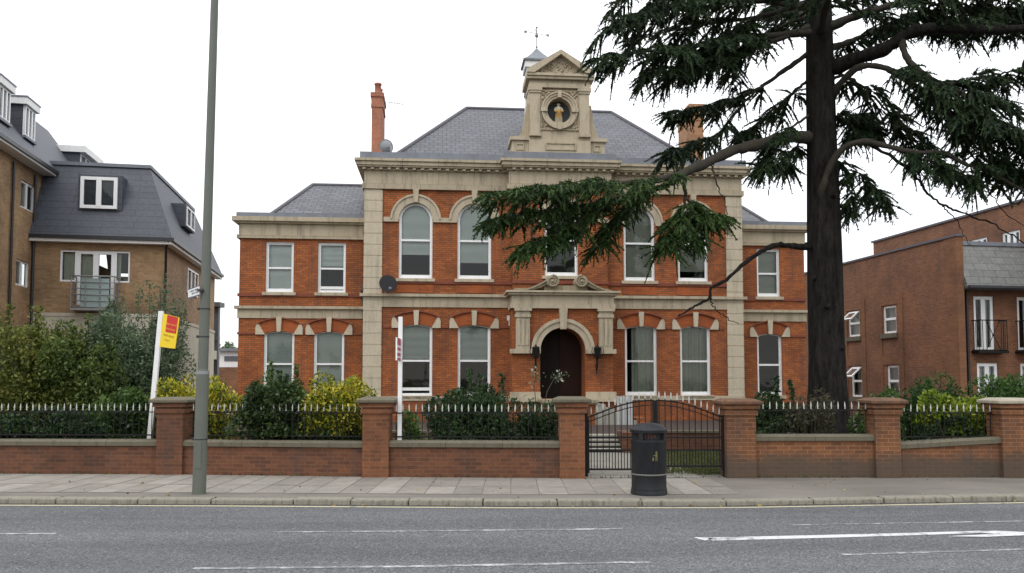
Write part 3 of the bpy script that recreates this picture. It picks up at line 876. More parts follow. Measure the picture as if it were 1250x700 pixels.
# quoins
for x0, x1, sg in ((xL-0.04, xL+0.62, -1), (xR-0.58, xR+0.04, 1)):
    mb = MB(); z = BASE + 0.9; step = (zC['arc']-0.02-z)/19
    for k in range(19):
        mb.box(x0, x1, -0.055, 0.9, z+k*step+0.012, z+(k+1)*step-0.012)
    mb.box(x0+0.02, x1-0.02, -0.04, 0.88, z, zC['arc']-0.01)
    mb.box(x0-0.05, x1+0.05, -0.10, 0.95, BASE, z); 
    mb.build('quoin', M['quoin'], house)
# plinth
for x0, x1, y_, zt_ in ((xL+0.67, bL, 0, z0g-0.17), (bR, xR-0.63, 0, z0g-0.17), (wl-0.06, xL-0.1, WING, wz['z0']-0.2), (xR+0.1, wr+0.06, WING, wz['z0']-0.2)):
    mb = MB(); mb.box(x0, x1, y_-0.06, y_+0.04, BASE, zt_); mb.build('plinth', M['brick'], house)

# roofs
def hip_roof(name, x0, x1, y0, y1, ze, ax0, ax1, ay, az, m, parent, ay1=None):
    mb = MB(); ay1 = ay if ay1 is None else ay1
    mb.quad((x0, y0, ze), (x1, y0, ze), (ax1, ay, az), (ax0, ay, az))
    mb.quad((x1, y1, ze), (x0, y1, ze), (ax0, ay1, az), (ax1, ay1, az))
    mb.add([(x0, y1, ze), (x0, y0, ze), (ax0, ay, az), (ax0, ay1, az)], [(0, 1, 2, 3)] if ay1 != ay else [(0, 1, 2)])
    mb.add([(x1, y0, ze), (x1, y1, ze), (ax1, ay1, az), (ax1, ay, az)], [(0, 1, 2, 3)] if ay1 != ay else [(0, 1, 2)])
    o = mb.build(name, m, parent)
    t = MB()
    for a, b in (((x0, y0, ze), (ax0, ay, az)), ((x1, y0, ze), (ax1, ay, az)), ((ax0, ay, az), (ax1, ay, az)), ((x0, y1, ze), (ax0, ay1, az)), ((x1, y1, ze), (ax1, ay1, az))):
        t.tube([a, b], 0.085, 6)
    t.build('ridge_tile', M['ridge'], o)
    return o
RY = 5.3
ax0, az0 = HF.on_y(569.5, 131.5, RY); ax1, az1 = HF.on_y(746, 138.5, RY)
rx0 = HF.on_y(470, 196, 0.4)[0]; rx1 = HF.on_y(866, 203, 0.4)[0]
roof = hip_roof('roof', rx0, rx1, 0.35, 10.4, zp-0.25, ax0, ax1, RY, (az0+az1)/2, M['slate'], house)
WY = WING+4.2
wx, wzr = HF.on_y(382, 226, WY)
roofw = hip_roof('roof', HF.on_y(326, 262, WING+.4)[0], xL+0.0, WING+0.35, BACK-1.2, wz['lead']-0.1, wx, xL+0.0, WY, wzr, M['wing_slate'], house)
wx2, wzr2 = HF.on_y(892, 245, WY)
roofw2 = hip_roof('roof', xR, HF.on_y(943, 275.5, WING+.4)[0], WING+0.35, BACK-1.2, wz['lead']-0.1, xR, max(wx2, xR+0.02), WY, wzr2, M['wing_slate'], house)

# chimneys
def chimney(px0, px1, ytop, ybase, yc, dy, pots, corb):
    x0 = HF.on_y(px0, 150, yc)[0]; x1 = HF.on_y(px1, 150, yc)[0]
    zt = HF.on_y(px0, ytop, yc)[1]
    mb = MB(); mb.box(x0+0.05, x1-0.05, yc, yc+dy, zp-0.6, zt-corb)
    mb.box(x0+0.02, x1-0.02, yc-0.03, yc+dy+0.03, zt-corb-0.002, zt-corb+0.10)
    mb.box(x0+0.03, x1-0.03, yc-0.02, yc+dy+0.02, zt-corb+0.098, zt-0.16)
    mb.box(x0, x1, yc-0.05, yc+dy+0.05, zt-0.162, zt)
    c = mb.build('chimney', M['chimney_brick'], roof)
    return x0, x1, zt, c
x0, x1, zt, ch = chimney(452, 468.3, 113, 187, 0.9, 1.3, 1, 0.55)
cx = (x0+x1)/2
for k, yy in enumerate((1.25, 1.85)):
    mb = MB(); mb.lathe([(0.15, 0), (0.125, 0.06), (0.115, 0.40), (0.14, 0.41), (0.14, 0.47), (0.10, 0.47), (0.10, 0.2)], (cx, yy, zt), 14)
    mb.build('chimney_pot', M['pot'], roof)
mb = MB(); mb.tube([(x1-0.05, 1.0, zt-0.3), (x1+0.75, 0.9, zt-0.42)], 0.012, 5)
for k in range(6): mb.tube([(x1+0.2+k*0.1, 0.96-k*.012-0.16, zt-0.335-k*0.016), (x1+0.2+k*0.1, 0.96-k*.012+0.16, zt-0.335-k*0.016)], 0.006, 4)
mb.build('television_aerial', M['galv'], roof)
x0, x1, zt, ch2 = chimney(841, 860, 127, 200, 3.2, 1.7, 0, 0.7)
ch2.data.materials[0] = M['tan_brick']

# ------------------------------------------------------------------ stone aedicule with the niche
AY = BAY + 0.05
def ax(px, py): return HF.on_y(px, py, AY)[0]
def az_(py): return HF.on_y(683, py, AY)[1]
aed = MB()
zb0, zb1 = az_(191), az_(171)
x0, x1 = ax(625.5, 180), ax(738.5, 180)
aed.box(x0, x1, AY+0.08, AY+1.3, zp-0.2, zb1)
aed.box(x0-0.1, x1+0.1, AY-0.02, AY+1.35, zb0-0.1, zb0+0.1)
aed.box(x0-0.08, x1+0.08, AY-0.01, AY+1.36, zb1-0.03, zb1+0.10)
bx0, bx1 = ax(646.5, 140), ax(719.5, 140)
zt = az_(108.7)
aed.box(bx0-0.03, bx1+0.03, AY-0.06, AY+1.28, zb0+0.09, zb1-0.032)
cxn, czn, rn = ax(682.6, 136), az_(135.8), 15.2*0.0296
# body as a face with a round niche hole
circ = [(cxn+rn*math.cos(2*math.pi*k/32), czn+rn*1.04*math.sin(2*math.pi*k/32)) for k in range(32)]
wall_face(aed, [(bx0, zb1+0.09), (bx1, zb1+0.09), (bx1, zt), (bx0, zt)], [circ], AY, 0.4)
aed.box(bx0, bx1, AY+0.45, AY+1.2, zb1+0.09, zt)
aed.quad((bx0, AY+0.5, zb1+0.09), (bx0, AY, zb1+0.09), (bx0, AY, zt), (bx0, AY+0.5, zt))
aed.quad((bx1, AY, zb1+0.09), (bx1, AY+0.5, zb1+0.09), (bx1, AY+0.5, zt), (bx1, AY, zt))
aedo = aed.build('stone_aedicule', M['stone'], house)
for xa, xb in ((ax(647, 140), ax(659.3, 140)), (ax(706.7, 140), ax(719, 140))):
    s = MB(); s.box(xa, xb, AY-0.10, AY+0.02, zb1+0.22, zt-0.2)
    s.box(xa-0.03, xb+0.03, AY-0.14, AY+0.02, zb1+0.10, zb1+0.222)
    s.box(xa-0.03, xb+0.03, AY-0.14, AY+0.02, zt-0.202, zt-0.12)
    s.box(xa-0.06, xb+0.06, AY-0.17, AY+0.02, zt-0.122, zt+0.002)
    s.build('pilaster', M['stone'], aedo)
s = MB()
ring = lambda r0, r1, ya, yb, mb_: mb_.ring([(cxn+r1*math.cos(2*math.pi*k/32), czn+r1*1.04*math.sin(2*math.pi*k/32)) for k in range(32)],
                                            [(cxn+r0*math.cos(2*math.pi*k/32), czn+r0*1.04*math.sin(2*math.pi*k/32)) for k in range(32)], ya, yb)
ring(rn, rn+0.09, AY-0.06, AY+0.05, s); ring(rn+0.088, rn+0.17, AY-0.10, AY+0.05, s); ring(rn+0.168, rn+0.22, AY-0.14, AY+0.05, s)
for an in (0, 90, 180, 270):
    a_ = R(an); dx, dz = math.cos(a_), math.sin(a_)
    xx, zz = cxn+dx*(rn+0.12), czn+dz*(rn+0.12)*1.04
    s.box(xx-0.07-abs(dx)*.05, xx+0.07+abs(dx)*.05, AY-0.17, AY+0.02, zz-0.07-abs(dz)*.06, zz+0.07+abs(dz)*.06)
s.build('niche_ring', M['stone'], aedo)
s = MB(); s.prism([(cxn+rn*1.01*math.cos(2*math.pi*k/32), czn+rn*1.05*math.sin(2*math.pi*k/32)) for k in range(32)], AY+0.38, AY+0.42)
s.build('niche_back', M['niche'], aedo)
# carved corners (spandrels)
s = MB(); random.seed(11)
sq = (ax(660, 136), ax(706.5, 136), az_(159.5), az_(111))
for sx in (0, 1):
    for sz in (0, 1):
        X, Z = sq[sx], sq[2+sz]
        for k in range(26):
            u, v = random.random(), random.random()
            if u+v > 1.0: u, v = 1-u, 1-v
            px_ = X + (1 if sx == 0 else -1)*u*0.42; pz_ = Z + (1 if sz == 0 else -1)*v*0.42
            if math.hypot(px_-cxn, (pz_-czn)/1.04) < rn+0.24: continue
            r_ = random.uniform(0.03, 0.06)
            s.lathe([(0.001, -r_), (r_*.8, -r_*.6), (r_, 0), (r_*.8, r_*.6), (0.001, r_)], (px_, AY-0.01, pz_), 7)
s.ring([(sq[0], sq[2]), (sq[1], sq[2]), (sq[1], sq[3]), (sq[0], sq[3])], [(sq[0]+.04, sq[2]+.04), (sq[1]-.04, sq[2]+.04), (sq[1]-.04, sq[3]-.04), (sq[0]+.04, sq[3]-.04)], AY-0.05, AY+0.02)
s.build('carved_spandrel', M['carved'], aedo)
# sunk panels of the pedestal
for xa, xb, ya, yb, yy in ((665.6, 703, 173.5, 185, AY-0.06), (630, 640, 174, 184.5, AY+0.08), (725, 734, 174, 184.5, AY+0.08)):
    s = MB(); A, B, C, D = ax(xa, 180), ax(xb, 180), az_(yb)+0.02, az_(ya)-0.05
    s.ring([(A, C), (B, C), (B, D), (A, D)], [(A+.045, C+.045), (B-.045, C+.045), (B-.045, D-.045), (A+.045, D-.045)], yy-0.035, yy+0.02)
    s.build('pedestal_panel', M['carved'], aedo)
# entablature + pediment
s = MB(); zen = az_(96)
s.box(bx0-0.03, bx1+0.03, AY-0.13, AY+1.25, zt, zt+0.16)
s.box(bx0-0.01, bx1+0.01, AY-0.09, AY+1.22, zt+0.158, zen-0.1)
s.box(bx0-0.14, bx1+0.14, AY-0.24, AY+1.35, zen-0.102, zen+0.0)
pl, pr, pax, pz0, pz1 = ax(642.3, 92), ax(724, 92), ax(683.4, 66), zen, az_(66)
s.box(pl, pr, AY-0.30, AY+1.4, zen-0.004, zen+0.09)
s.prism([(pl+0.1, zen+0.088), (pr-0.1, zen+0.088), (pax, pz1-0.14)], AY-0.08, AY+1.3)
for sg, xe in ((-1, pl), (1, pr)):
    q = [(xe, zen+0.088), (xe, zen+0.2), (pax, pz1+0.04), (pax, pz1-0.13), (xe-sg*0.28, zen+0.088)]
    s.prism(q, AY-0.34, AY+1.4)
s.build('pediment', M['stone'], aedo)
s = MB(); random.seed(5)
hgt = pz1-0.2-zen
for k in range(90):
    u = random.uniform(-1, 1); v = random.random()*(1-abs(u))
    if v > 0.9-abs(u): continue
    r_ = random.uniform(0.025, 0.055)
    s.lathe([(0.001, -r_), (r_*.8, -r_*.6), (r_, 0), (r_*.8, r_*.6), (0.001, r_)], (pax+u*(pr-pl)*0.40, AY-0.09, zen+0.15+v*hgt*0.8), 6)
s.build('carved_relief', M['carved'], aedo)
# side scrolls
for sg, xo, xi in ((-1, ax(629.5, 170), bx0), (1, ax(736, 170), bx1)):
    s = MB(); poly = [(xi, zb1+0.1), (xo, zb1+0.1)]
    H_ = az_(130)-zb1
    for k in range(1, 12):
        t_ = k/11
        poly.append((xo + (xi+sg*0.09-xo)*(t_**0.6), zb1+0.1+H_*(t_**1.7)))
    poly.append((xi, zb1+0.1+H_))
    s.prism(poly, AY+0.12, AY+0.55)
    s.build('volute', M['carved'], aedo)
# statue
s = MB(); zf = czn-rn*0.98; hh = rn*1.75
prof = [(0.15, 0.0), (0.17, 0.04), (0.13, 0.16), (0.115, 0.35), (0.125, 0.50), (0.10, 0.62), (0.135, 0.73), (0.145, 0.79), (0.10, 0.83), (0.045, 0.845), (0.042, 0.87), (0.07, 0.90), (0.078, 0.945), (0.06, 0.985), (0.001, 1.0)]
s.lathe([(r*0.82, z*hh) for r, z in prof], (cxn, AY+0.18, zf), 18, sx=1.05, sy=0.75)
for sg in (-1, 1):
    s.tube([(cxn+sg*0.105, AY+0.17, zf+0.77*hh), (cxn+sg*0.15, AY+0.12, zf+0.62*hh), (cxn+sg*0.10, AY+0.03, zf+0.55*hh), (cxn+sg*0.03, AY+0.02, zf+0.6*hh)], [0.04, 0.038, 0.03, 0.022], 8)
for k in range(7):
    an = -math.pi*(0.1+0.8*k/6)
    s.tube([(cxn+0.11*math.cos(an), AY+0.18+0.085*math.sin(an), zf+0.55*hh), (cxn+0.14*math.cos(an+.08), AY+0.18+0.11*math.sin(an), zf+0.02)], [0.012, 0.02], 5)
sto = s.build('statue', M['statue'], aedo)
st2, nt, bs = newmat('painted robe')
pos = objn(nt); sx_ = N(nt, 'ShaderNodeSeparateXYZ'); nt.links.new(pos, sx_.inputs[0])
mp = N(nt, 'ShaderNodeMapRange'); mp.inputs['From Min'].default_value = zf; mp.inputs['From Max'].default_value = zf+hh
nt.links.new(sx_.outputs['Z'], mp.inputs['Value'])
cr = ramp(nt, mp.outputs[0], [(0.0, (0.42, 0.37, 0.28)), (0.26, (0.50, 0.42, 0.29)), (0.32, (0.58, 0.36, 0.11)), (0.66, (0.60, 0.40, 0.15)), (0.70, (0.62, 0.57, 0.46)), (1.0, (0.45, 0.38, 0.29))])
nt.links.new(mixc(nt, cr, ramp(nt, noise(nt, 20, 4, .6, pos), [(0.3, 0.6), (0.7, 1.2)]), 0.8, 'MULTIPLY'), bs.inputs['Base Color']); setin(bs, Roughness=0.8)
sto.data.materials[0] = st2
# bell turret behind, with weather vane
TY = AY + 2.6
tx0, ztb = HF.on_y(641.5, 71.5, TY); tx1, _ = HF.on_y(673.5, 71.5, TY)
tcx, tzp = HF.on_y(657, 53.5, TY)
tw = (tx1-tx0)/2
s = MB(); s.box(tcx-tw*0.86, tcx+tw*0.86, TY-tw*.86+tw, TY+tw*.86+tw, zp+0.3, ztb-0.32); s.box(tcx-tw, tcx+tw, TY, TY+2*tw, ztb-0.33, ztb)
tur = s.build('bell_turret', M['fascia'], house)
s = MB()
for k in range(3):
    for sg in (-1, 1):
        s.box(tcx+sg*tw*0.87-0.03, tcx+sg*tw*0.87+0.03, TY+tw*.3, TY+tw*1.7, ztb-0.75-k*0.28, ztb-0.58-k*0.28)
    s.box(tcx-tw*.7, tcx+tw*.7, TY+tw*.10, TY+tw*.20, ztb-0.75-k*0.28, ztb-0.58-k*0.28)
s.build('louvre', M['grey_steel'], tur)
s = MB(); e = tw*1.08; cy = TY+tw
nseg = [(e, ztb), (e*0.74, ztb+(tzp-ztb)*0.2), (e*0.38, ztb+(tzp-ztb)*0.58), (0.03, tzp)]
for (r0, za), (r1, zb_) in zip(nseg[:-1], nseg[1:]):
    c0 = [(tcx-r0, cy-r0, za), (tcx+r0, cy-r0, za), (tcx+r0, cy+r0, za), (tcx-r0, cy+r0, za)]
    c1_ = [(tcx-r1, cy-r1, zb_), (tcx+r1, cy-r1, zb_), (tcx+r1, cy+r1, zb_), (tcx-r1, cy+r1, zb_)]
    for k in range(4): s.quad(c0[k], c0[(k+1) % 4], c1_[(k+1) % 4], c1_[k])
s.box(tcx-e-0.03, tcx+e+0.03, cy-e-0.03, cy+e+0.03, ztb-0.07, ztb+0.003)
s.build('turret_roof', M['lead'], tur)
s = MB(); zv = HF.on_y(657, 27, TY)[1]
s.tube([(tcx, cy, tzp-0.05), (tcx, cy, zv)], 0.022, 6)
for za, r_ in ((tzp+0.08, 0.05), (tzp+(zv-tzp)*0.62, 0.08), (zv, 0.05)):
    s.lathe([(0.001, -r_), (r_*.7, -r_*.7), (r_, 0), (r_*.7, r_*.7), (0.001, r_)], (tcx, cy, za), 8)
zm = tzp+(zv-tzp)*0.72
s.tube([(tcx-0.46, cy-0.02, zm+0.06), (tcx+0.46, cy+0.02, zm-0.06)], 0.014, 5)
s.tube([(tcx-0.1, cy-0.4, zm), (tcx+0.1, cy+0.4, zm)], 0.014, 5)
for xx, zz in ((tcx-0.46, zm+0.06), (tcx+0.46, zm-0.06)):
    s.box(xx-0.06, xx+0.06, cy-0.012, cy+0.012, zz-0.05, zz+0.05)
s.build('weather_vane', M['galv'], tur)

# ------------------------------------------------------------------ entrance porch
def qx(px, py=430): return HF.on_y(px, py, PORCH)[0]
def qz(py): return HF.on_y(686, py, PORCH)[1]
p0, p1 = qx(625), qx(748.5)
dx0, dx1 = qx(659.3), qx(714.3)
zsp, zdb = qz(428), qz(487)
zen0, zen1 = qz(377), qz(356)
s = MB()
rise = (dx1-dx0)/2
wall_face(s, [(p0, BASE), (p1, BASE), (p1, zen0), (p0, zen0)], [opening(dx0, dx1, zdb, zsp, rise)], PORCH, 0.85)
s.quad((p0, BAY, BASE), (p0, PORCH, BASE), (p0, PORCH, zen0), (p0, BAY, zen0))
s.quad((p1, PORCH, BASE), (p1, BAY, BASE), (p1, BAY, zen0), (p1, PORCH, zen0))
porch = s.build('porch', M['brick'], house)
s = MB()
lv = [(zen0, zen0+0.16, 0.06), (zen0+0.158, zen1-0.14, 0.02), (zen1-0.142, zen1-0.06, 0.14), (zen1-0.062, zen1, 0.22)]
courses(s, p0, p1, PORCH-0.08, BAY+0.02, lv)
xa, xb = qx(623), qx(641)
s.build('entablature', M['stone'], porch)
zi1, zi0 = qz(426.5), qz(432)
for xa, xb in ((qx(629.5), qx(646.3)), (qx(730.8), qx(747.2))):
    s = MB(); s.box(xa, xb, PORCH-0.16, PORCH+0.02, zi1, zen0-0.32)
    s.box(xa-0.04, xb+0.04, PORCH-0.2, PORCH+0.02, zen0-0.322, zen0-0.22); s.box(xa-0.01, xb+0.01, PORCH-0.18, PORCH+0.02, zen0-0.222, zen0-0.1)
    s.box(xa-0.06, xb+0.06, PORCH-0.24, PORCH+0.02, zen0-0.102, zen0+0.001)
    for k in range(3):
        xf = xa + (xb-xa)*(0.2+0.3*k)
        s.box(xf-0.045, xf+0.045, PORCH-0.185, PORCH-0.155, zi1+0.12, zen0-0.4)
    s.build('pilaster', M['stone'], porch)
for xa, xb in ((p0-0.08, dx0), (dx1, p1+0.08)):
    s = MB(); s.box(xa, xb, PORCH-0.18, PORCH+0.02, zi0, zi1-0.002); s.build('impost_band', M['stone'], porch)
    s = MB(); s.box(xa, xb, PORCH-0.14, PORCH+0.02, zdb, qz(478.6)); s.box(xa-0.02, xb+(0.02 if xa < dx0 else 0.02), PORCH-0.18, PORCH+0.02, zdb-0.1, zdb+0.06)
    s.build('base_band', M['stone'], porch)
s = MB()
s.ring(arch_pts(dx0-0.27, dx1+0.27, zsp, rise+0.27, 22), arch_pts(dx0, dx1, zsp, rise, 22), PORCH-0.10, PORCH+0.04, closed=False)
s.ring(arch_pts(dx0-0.32, dx1+0.32, zsp, rise+0.32, 22), arch_pts(dx0-0.2, dx1+0.2, zsp, rise+0.2, 22), PORCH-0.15, PORCH+0.03, closed=False)
cx = (dx0+dx1)/2
s.prism([(cx-0.10, zsp+rise-0.06), (cx+0.10, zsp+rise-0.06), (cx+0.145, zen0+0.02), (cx-0.145, zen0+0.02)], PORCH-0.24, PORCH+0.03)
s.build('door_arch', M['stone'], porch)
# broken scroll pediment
s = MB(); yy0, yy1 = PORCH-0.22, PORCH+0.25
def spiral(cx_, cz_, r0, sg, turns=2.1, n=44):
    pts = []
    for k in range(n+1):
        t_ = k/n; an = R(90) + sg*t_*turns*2*math.pi; r_ = r0*(1-t_)**0.8+0.02
        pts.append((cx_+r_*math.cos(an), (yy0+yy1)/2, cz_+r_*math.sin(an)))
    return pts
for sg, pxc, pxe in ((-1, 673.3, 634), (1, 708.3, 745)):
    cx_, cz_ = qx(pxc, 345), qz(344.8)
    xe = qx(pxe, 355)
    top = []; low = []
    for k in range(13):
        t_ = k/12
        x_ = xe + (cx_-xe)*t_
        top.append((x_, zen1+0.02+(cz_+0.20-zen1-0.02)*(t_**1.7))); low.append((x_, zen1-0.02+(cz_+0.05-zen1)*(t_**2.2)*0.95))
    s.prism(top+low[::-1], yy0, yy1)
    s.prism([(p[0], p[1]-0.05) for p in top]+[(p[0], p[1]+0.012) for p in top[::-1]], yy0-0.06, yy1)
    ring_ = [(cx_+0.215*math.cos(2*math.pi*k/24), cz_+0.215*math.sin(2*math.pi*k/24)) for k in range(24)]
    s.prism(ring_, yy0-0.09, yy1)
    sp = spiral(cx_, cz_, 0.19, sg)
    s.tube([(p[0], yy0-0.10, p[2]) for p in sp], [0.042*(1-0.55*k/44) for k in range(45)], 7)
    s.lathe([(0.001, -0.06), (0.05, -0.03), (0.06, 0), (0.05, 0.03), (0.001, 0.06)], (cx_, yy0-0.11, cz_), 8)
s.box(qx(664), qx(717), yy0+0.12, yy1, zen1-0.02, zen1+0.2)
s.box(p0+0.1, p1-0.1, yy1-0.1, BAY+0.01, zen1-0.02, zen1+0.12)
s.build('scroll_pediment', M['mossy'], porch)
# double doors
DY = PORCH+0.8
s = MB(); zdt = zsp+rise
half = [(dx0+0.0, zdb), (cx-0.004, zdb)]
ap = arch_pts(dx0, dx1, zsp, rise, 22)
lefth = [(dx0, zdb), (cx-0.006, zdb), (cx-0.006, zsp+rise)] + [p for p in ap if p[0] < cx-0.02]
righth = [(cx+0.006, zdb), (dx1, zdb)] + [p for p in ap if p[0] > cx+0.02] + [(cx+0.006, zsp+rise)]
for poly, mm, xa, xb in ((lefth, 'door', dx0, cx), (righth, 'door_red', cx, dx1)):
    s = MB(); s.prism(poly, DY, DY+0.06)
    for (za, zb_) in ((zdb+0.15, zdb+0.75), (zdb+0.9, zsp-0.05), (zsp+0.1, zsp+0.5)):
        for (ua, ub) in ((0.1, 0.47), (0.53, 0.9)):
            A, B = xa+(xb-xa)*ua, xa+(xb-xa)*ub
            s.ring([(A, za), (B, za), (B, zb_), (A, zb_)], [(A+.05, za+.05), (B-.05, za+.05), (B-.05, zb_-.05), (A+.05, zb_-.05)], DY-0.02, DY+0.01)
    d = s.build('door', M[mm], porch)
# landing slab and steps down to the side
s = MB(); lx0, lx1 = dx0-0.05, dx1+0.12
s.box(lx0-0.0, lx1, PORCH-1.5, PORCH+0.72, zdb-0.16, zdb-0.003); s.box(lx0-0.06, lx1+0.06, PORCH-1.56, PORCH-0.2, zdb-0.10, zdb-0.02)
s.build('landing', M['mossy'], porch)
s = MB(); s.box(lx0+0.05, lx1-0.05, PORCH-1.42, PORCH-0.01, BASE, zdb-0.162); s.build('landing_base', M['brick'], porch)
s = MB(); s.box(lx1+1.35, lx1+1.75, PORCH-1.5, PORCH-0.3, BASE, zdb-0.62)
s.build('cheek_wall', M['brick'], porch)
s = MB(); nst = 5
for k in range(nst):
    zt_ = zdb-0.16-(k+0)*(zdb-0.16-TERR)/nst
    s.box(lx1-0.04+k*0.3, lx1+0.3+k*0.3, PORCH-1.45, PORCH-0.25, BASE, zt_-0.0)
s.build('porch_step', M['tread'], porch)
# wall lanterns
def lantern(px, zc_):
    s = MB(); X = qx(px); yy = PORCH-0.42
    s.lathe([(0.02, 0.28), (0.04, 0.22), (0.14, 0.16), (0.13, 0.14), (0.08, -0.16), (0.03, -0.2), (0.01, -0.3)], (X, yy, zc_), 6, smooth=False)
    s.tube([(X, PORCH, zc_-0.42), (X, PORCH-0.2, zc_-0.62), (X, yy+0.0, zc_-0.5), (X, yy, zc_-0.28)], 0.022, 6)
    s.tube([(X, PORCH-0.19, zc_+0.1), (X, PORCH-0.19, zc_-0.75)], 0.02, 6)
    for k in range(6):
        an = k*math.pi/3
        s.tube([(X+0.17*math.cos(an), yy+0.17*math.sin(an), zc_+0.2), (X+0.21*math.cos(an), yy+0.21*math.sin(an), zc_+0.02), (X+0.11*math.cos(an), yy+0.11*math.sin(an), zc_-0.2)], 0.012, 5)
    s.build('wall_lantern', M['iron'], porch)
lantern(652.5, qz(431)); lantern(726.8, qz(431))
s = MB(); X, Z = HF.on_y(622, 391, -0.35); s.box(X-0.09, X+0.07, -0.42, -0.28, Z-0.02, Z+0.16); s.box(X-0.03, X+0.07, -0.40, -0.26, Z-0.2, Z-0.018)
s.build('security_light', M['sign_white'], house)
# downpipes
s = MB()
s.tube([(xL-0.10, 0.93, BASE), (xL-0.10, 0.93, wz['cor'])], 0.05, 8)
s.tube([(xL-0.10, 0.90, zC['s0']+0.1), (xL-0.16, 0.7, zC['s1']+0.1), (xL-0.10, 0.9, zC['s1']+0.5)], 0.05, 8)
s.build('downpipe', M['black_plastic'], house)

# satellite dishes
def dish(label, X, Y, Z, r, m, yaw, group=None, arm=True):
    t = thing('satellite_dish', label, 'satellite dish', HF.o + HF.e*X + HF.b*Y + Vector((0, 0, Z)), PSI + yaw, group)
    s = MB(); s.lathe([(0.001, 0.0), (r*.4, 0.02), (r*.75, 0.07), (r, 0.13), (r*1.02, 0.125)], (0, 0, 0), 24)
    Rm = Matrix.Rotation(R(75), 4, 'X')
    s.v = [tuple(Rm @ Vector(v)) for v in s.v]
    s.build('reflector', m, t)
    s = MB(); s.tube([(0, 0.05, 0), (0, 0.30, -0.05), (0, 0.30, -0.25)], 0.025, 6); s.build('bracket', M['galv'], t)
    s = MB(); s.tube([(0, -0.08, -r*0.9), (0, -0.42, -r*0.55)], 0.015, 5); s.box(-0.04, 0.04, -0.5, -0.4, -r*0.6, -r*0.4); s.build('feed_arm', M['galv'], t)
X, Z = HF.on_y(473, 348, -0.35)
dish('dark satellite dish fixed to the brick beside the left stone quoin', X, -0.34, Z, 0.32, M['dish'], R(15))
X, Z = HF.on_y(473, 180, 0.9)
dish('grey satellite dish on the roof parapet beside the slim left chimney', X, 0.9, Z, 0.29, M['dish_pale'], R(-150))
# pale slatted panel beside porch
p = P(753, 522, 27.3); p2 = P(773, 522, 27.3)
t = thing('slatted_panel', 'pale grey slatted panel standing beside the porch steps behind the gate', 'panel', ((p.x+p2.x)/2, 27.3, TERR))
s = MB(); wd = (p2.x-p.x)/2
for k in range(6): s.box(-wd+k*wd/3+0.01, -wd+(k+1)*wd/3-0.01, -0.03, 0.02, 0.0, 0.95-0.02*(k % 2))
s.build('slat', M['pale_panel'], t)
s = MB(); s.box(-wd, wd, 0.022, 0.06, 0.1, 0.2); s.box(-wd, wd, 0.022, 0.06, 0.7, 0.8); s.build('batten', M['pale_panel'], t)

# garden steps and low retaining wall
st = thing('garden_steps', 'wide stone garden steps with dark risers inside the gate', 'steps', (0, 0, 0))
sx0, sx1 = P(690, 545, 21.5).x, P(757, 545, 21.5).x
s = MB(); r_ = MB()
for k in range(4):
    ya = 21.2+k*0.30; zt_ = TERR*(k+1)/4
    s.box(sx0, sx1, ya-0.03, ya+0.4, zt_-0.045, zt_-(0 if k < 3 else -0.004)); r_.box(sx0+0.01, sx1-0.01, ya, ya+0.42, zt_-0.1-0.12, zt_-0.047)
s.build('tread', M['tread'], st); r_.build('riser', M['riser'], st)
rw = thing('retaining_wall', 'low brick retaining wall along the terrace edge behind the gate', 'wall', (0, 0, 0))
s = MB(); s.box(sx1+0.02, 7.2, 22.02, 22.28, -0.1, TERR+0.06); s.box(sx1+0.02, sx1+0.26, 21.1, 22.02, -0.1, TERR+0.12); s.box(-11.0, sx0-0.02, 22.02, 22.28, -0.1, TERR+0.06); s.build('brickwork', M['wallbrick'], rw)
s = MB(); s.box(sx1+0.0, 7.25, 21.98, 22.3, TERR+0.062, TERR+0.12); s.box(-11.0, sx0-0.0, 21.98, 22.3, TERR+0.062, TERR+0.12); s.build('coping', M['coping'], rw)
# ------------------------------------------------------------------ generic modern window
def casement(root, x0, x1, z0, z1, y, mulls=(), trans=(), loc=(0, 0, 0), rz=0.0, t=0.07, curtain=None, name='window', depth=0.05, cm='curtain'):
    mb = MB(); yf = y + depth
    mb.ring([(x0, z0), (x1, z0), (x1, z1), (x0, z1)], [(x0+t, z0+t), (x1-t, z0+t), (x1-t, z1-t), (x0+t, z1-t)], yf, yf+0.1)
    for m_ in mulls:
        xm = x0+(x1-x0)*m_; mb.box(xm-t*.75, xm+t*.75, yf-0.008, yf+0.09, z0+t*.5, z1-t*.5)
    for m_ in trans:
        zm = z0+(z1-z0)*m_; mb.box(x0+t*.5, x1-t*.5, yf+0.006, yf+0.085, zm-t*.6, zm+t*.6)
    w = mb.build(name, M['upvc'], root, loc, rz)
    g = MB(); g.add([(x0+t*.8, yf+0.05, z0+t*.8), (x1-t*.8, yf+0.05, z0+t*.8), (x1-t*.8, yf+0.05, z1-t*.8), (x0+t*.8, yf+0.05, z1-t*.8)], [(0, 1, 2, 3)])
    g.build('pane', M['glass'], w)
    if curtain:
        a, b = curtain
        c = MB(); c.box(x0+(x1-x0)*a, x0+(x1-x0)*b, yf+0.22, yf+0.23, z0+t, z1-0.02); c.build('curtain', M[cm], w)
    return w

def rect(x0, x1, z0, z1): return [(x0, z0), (x1, z0), (x1, z1), (x0, z1)]

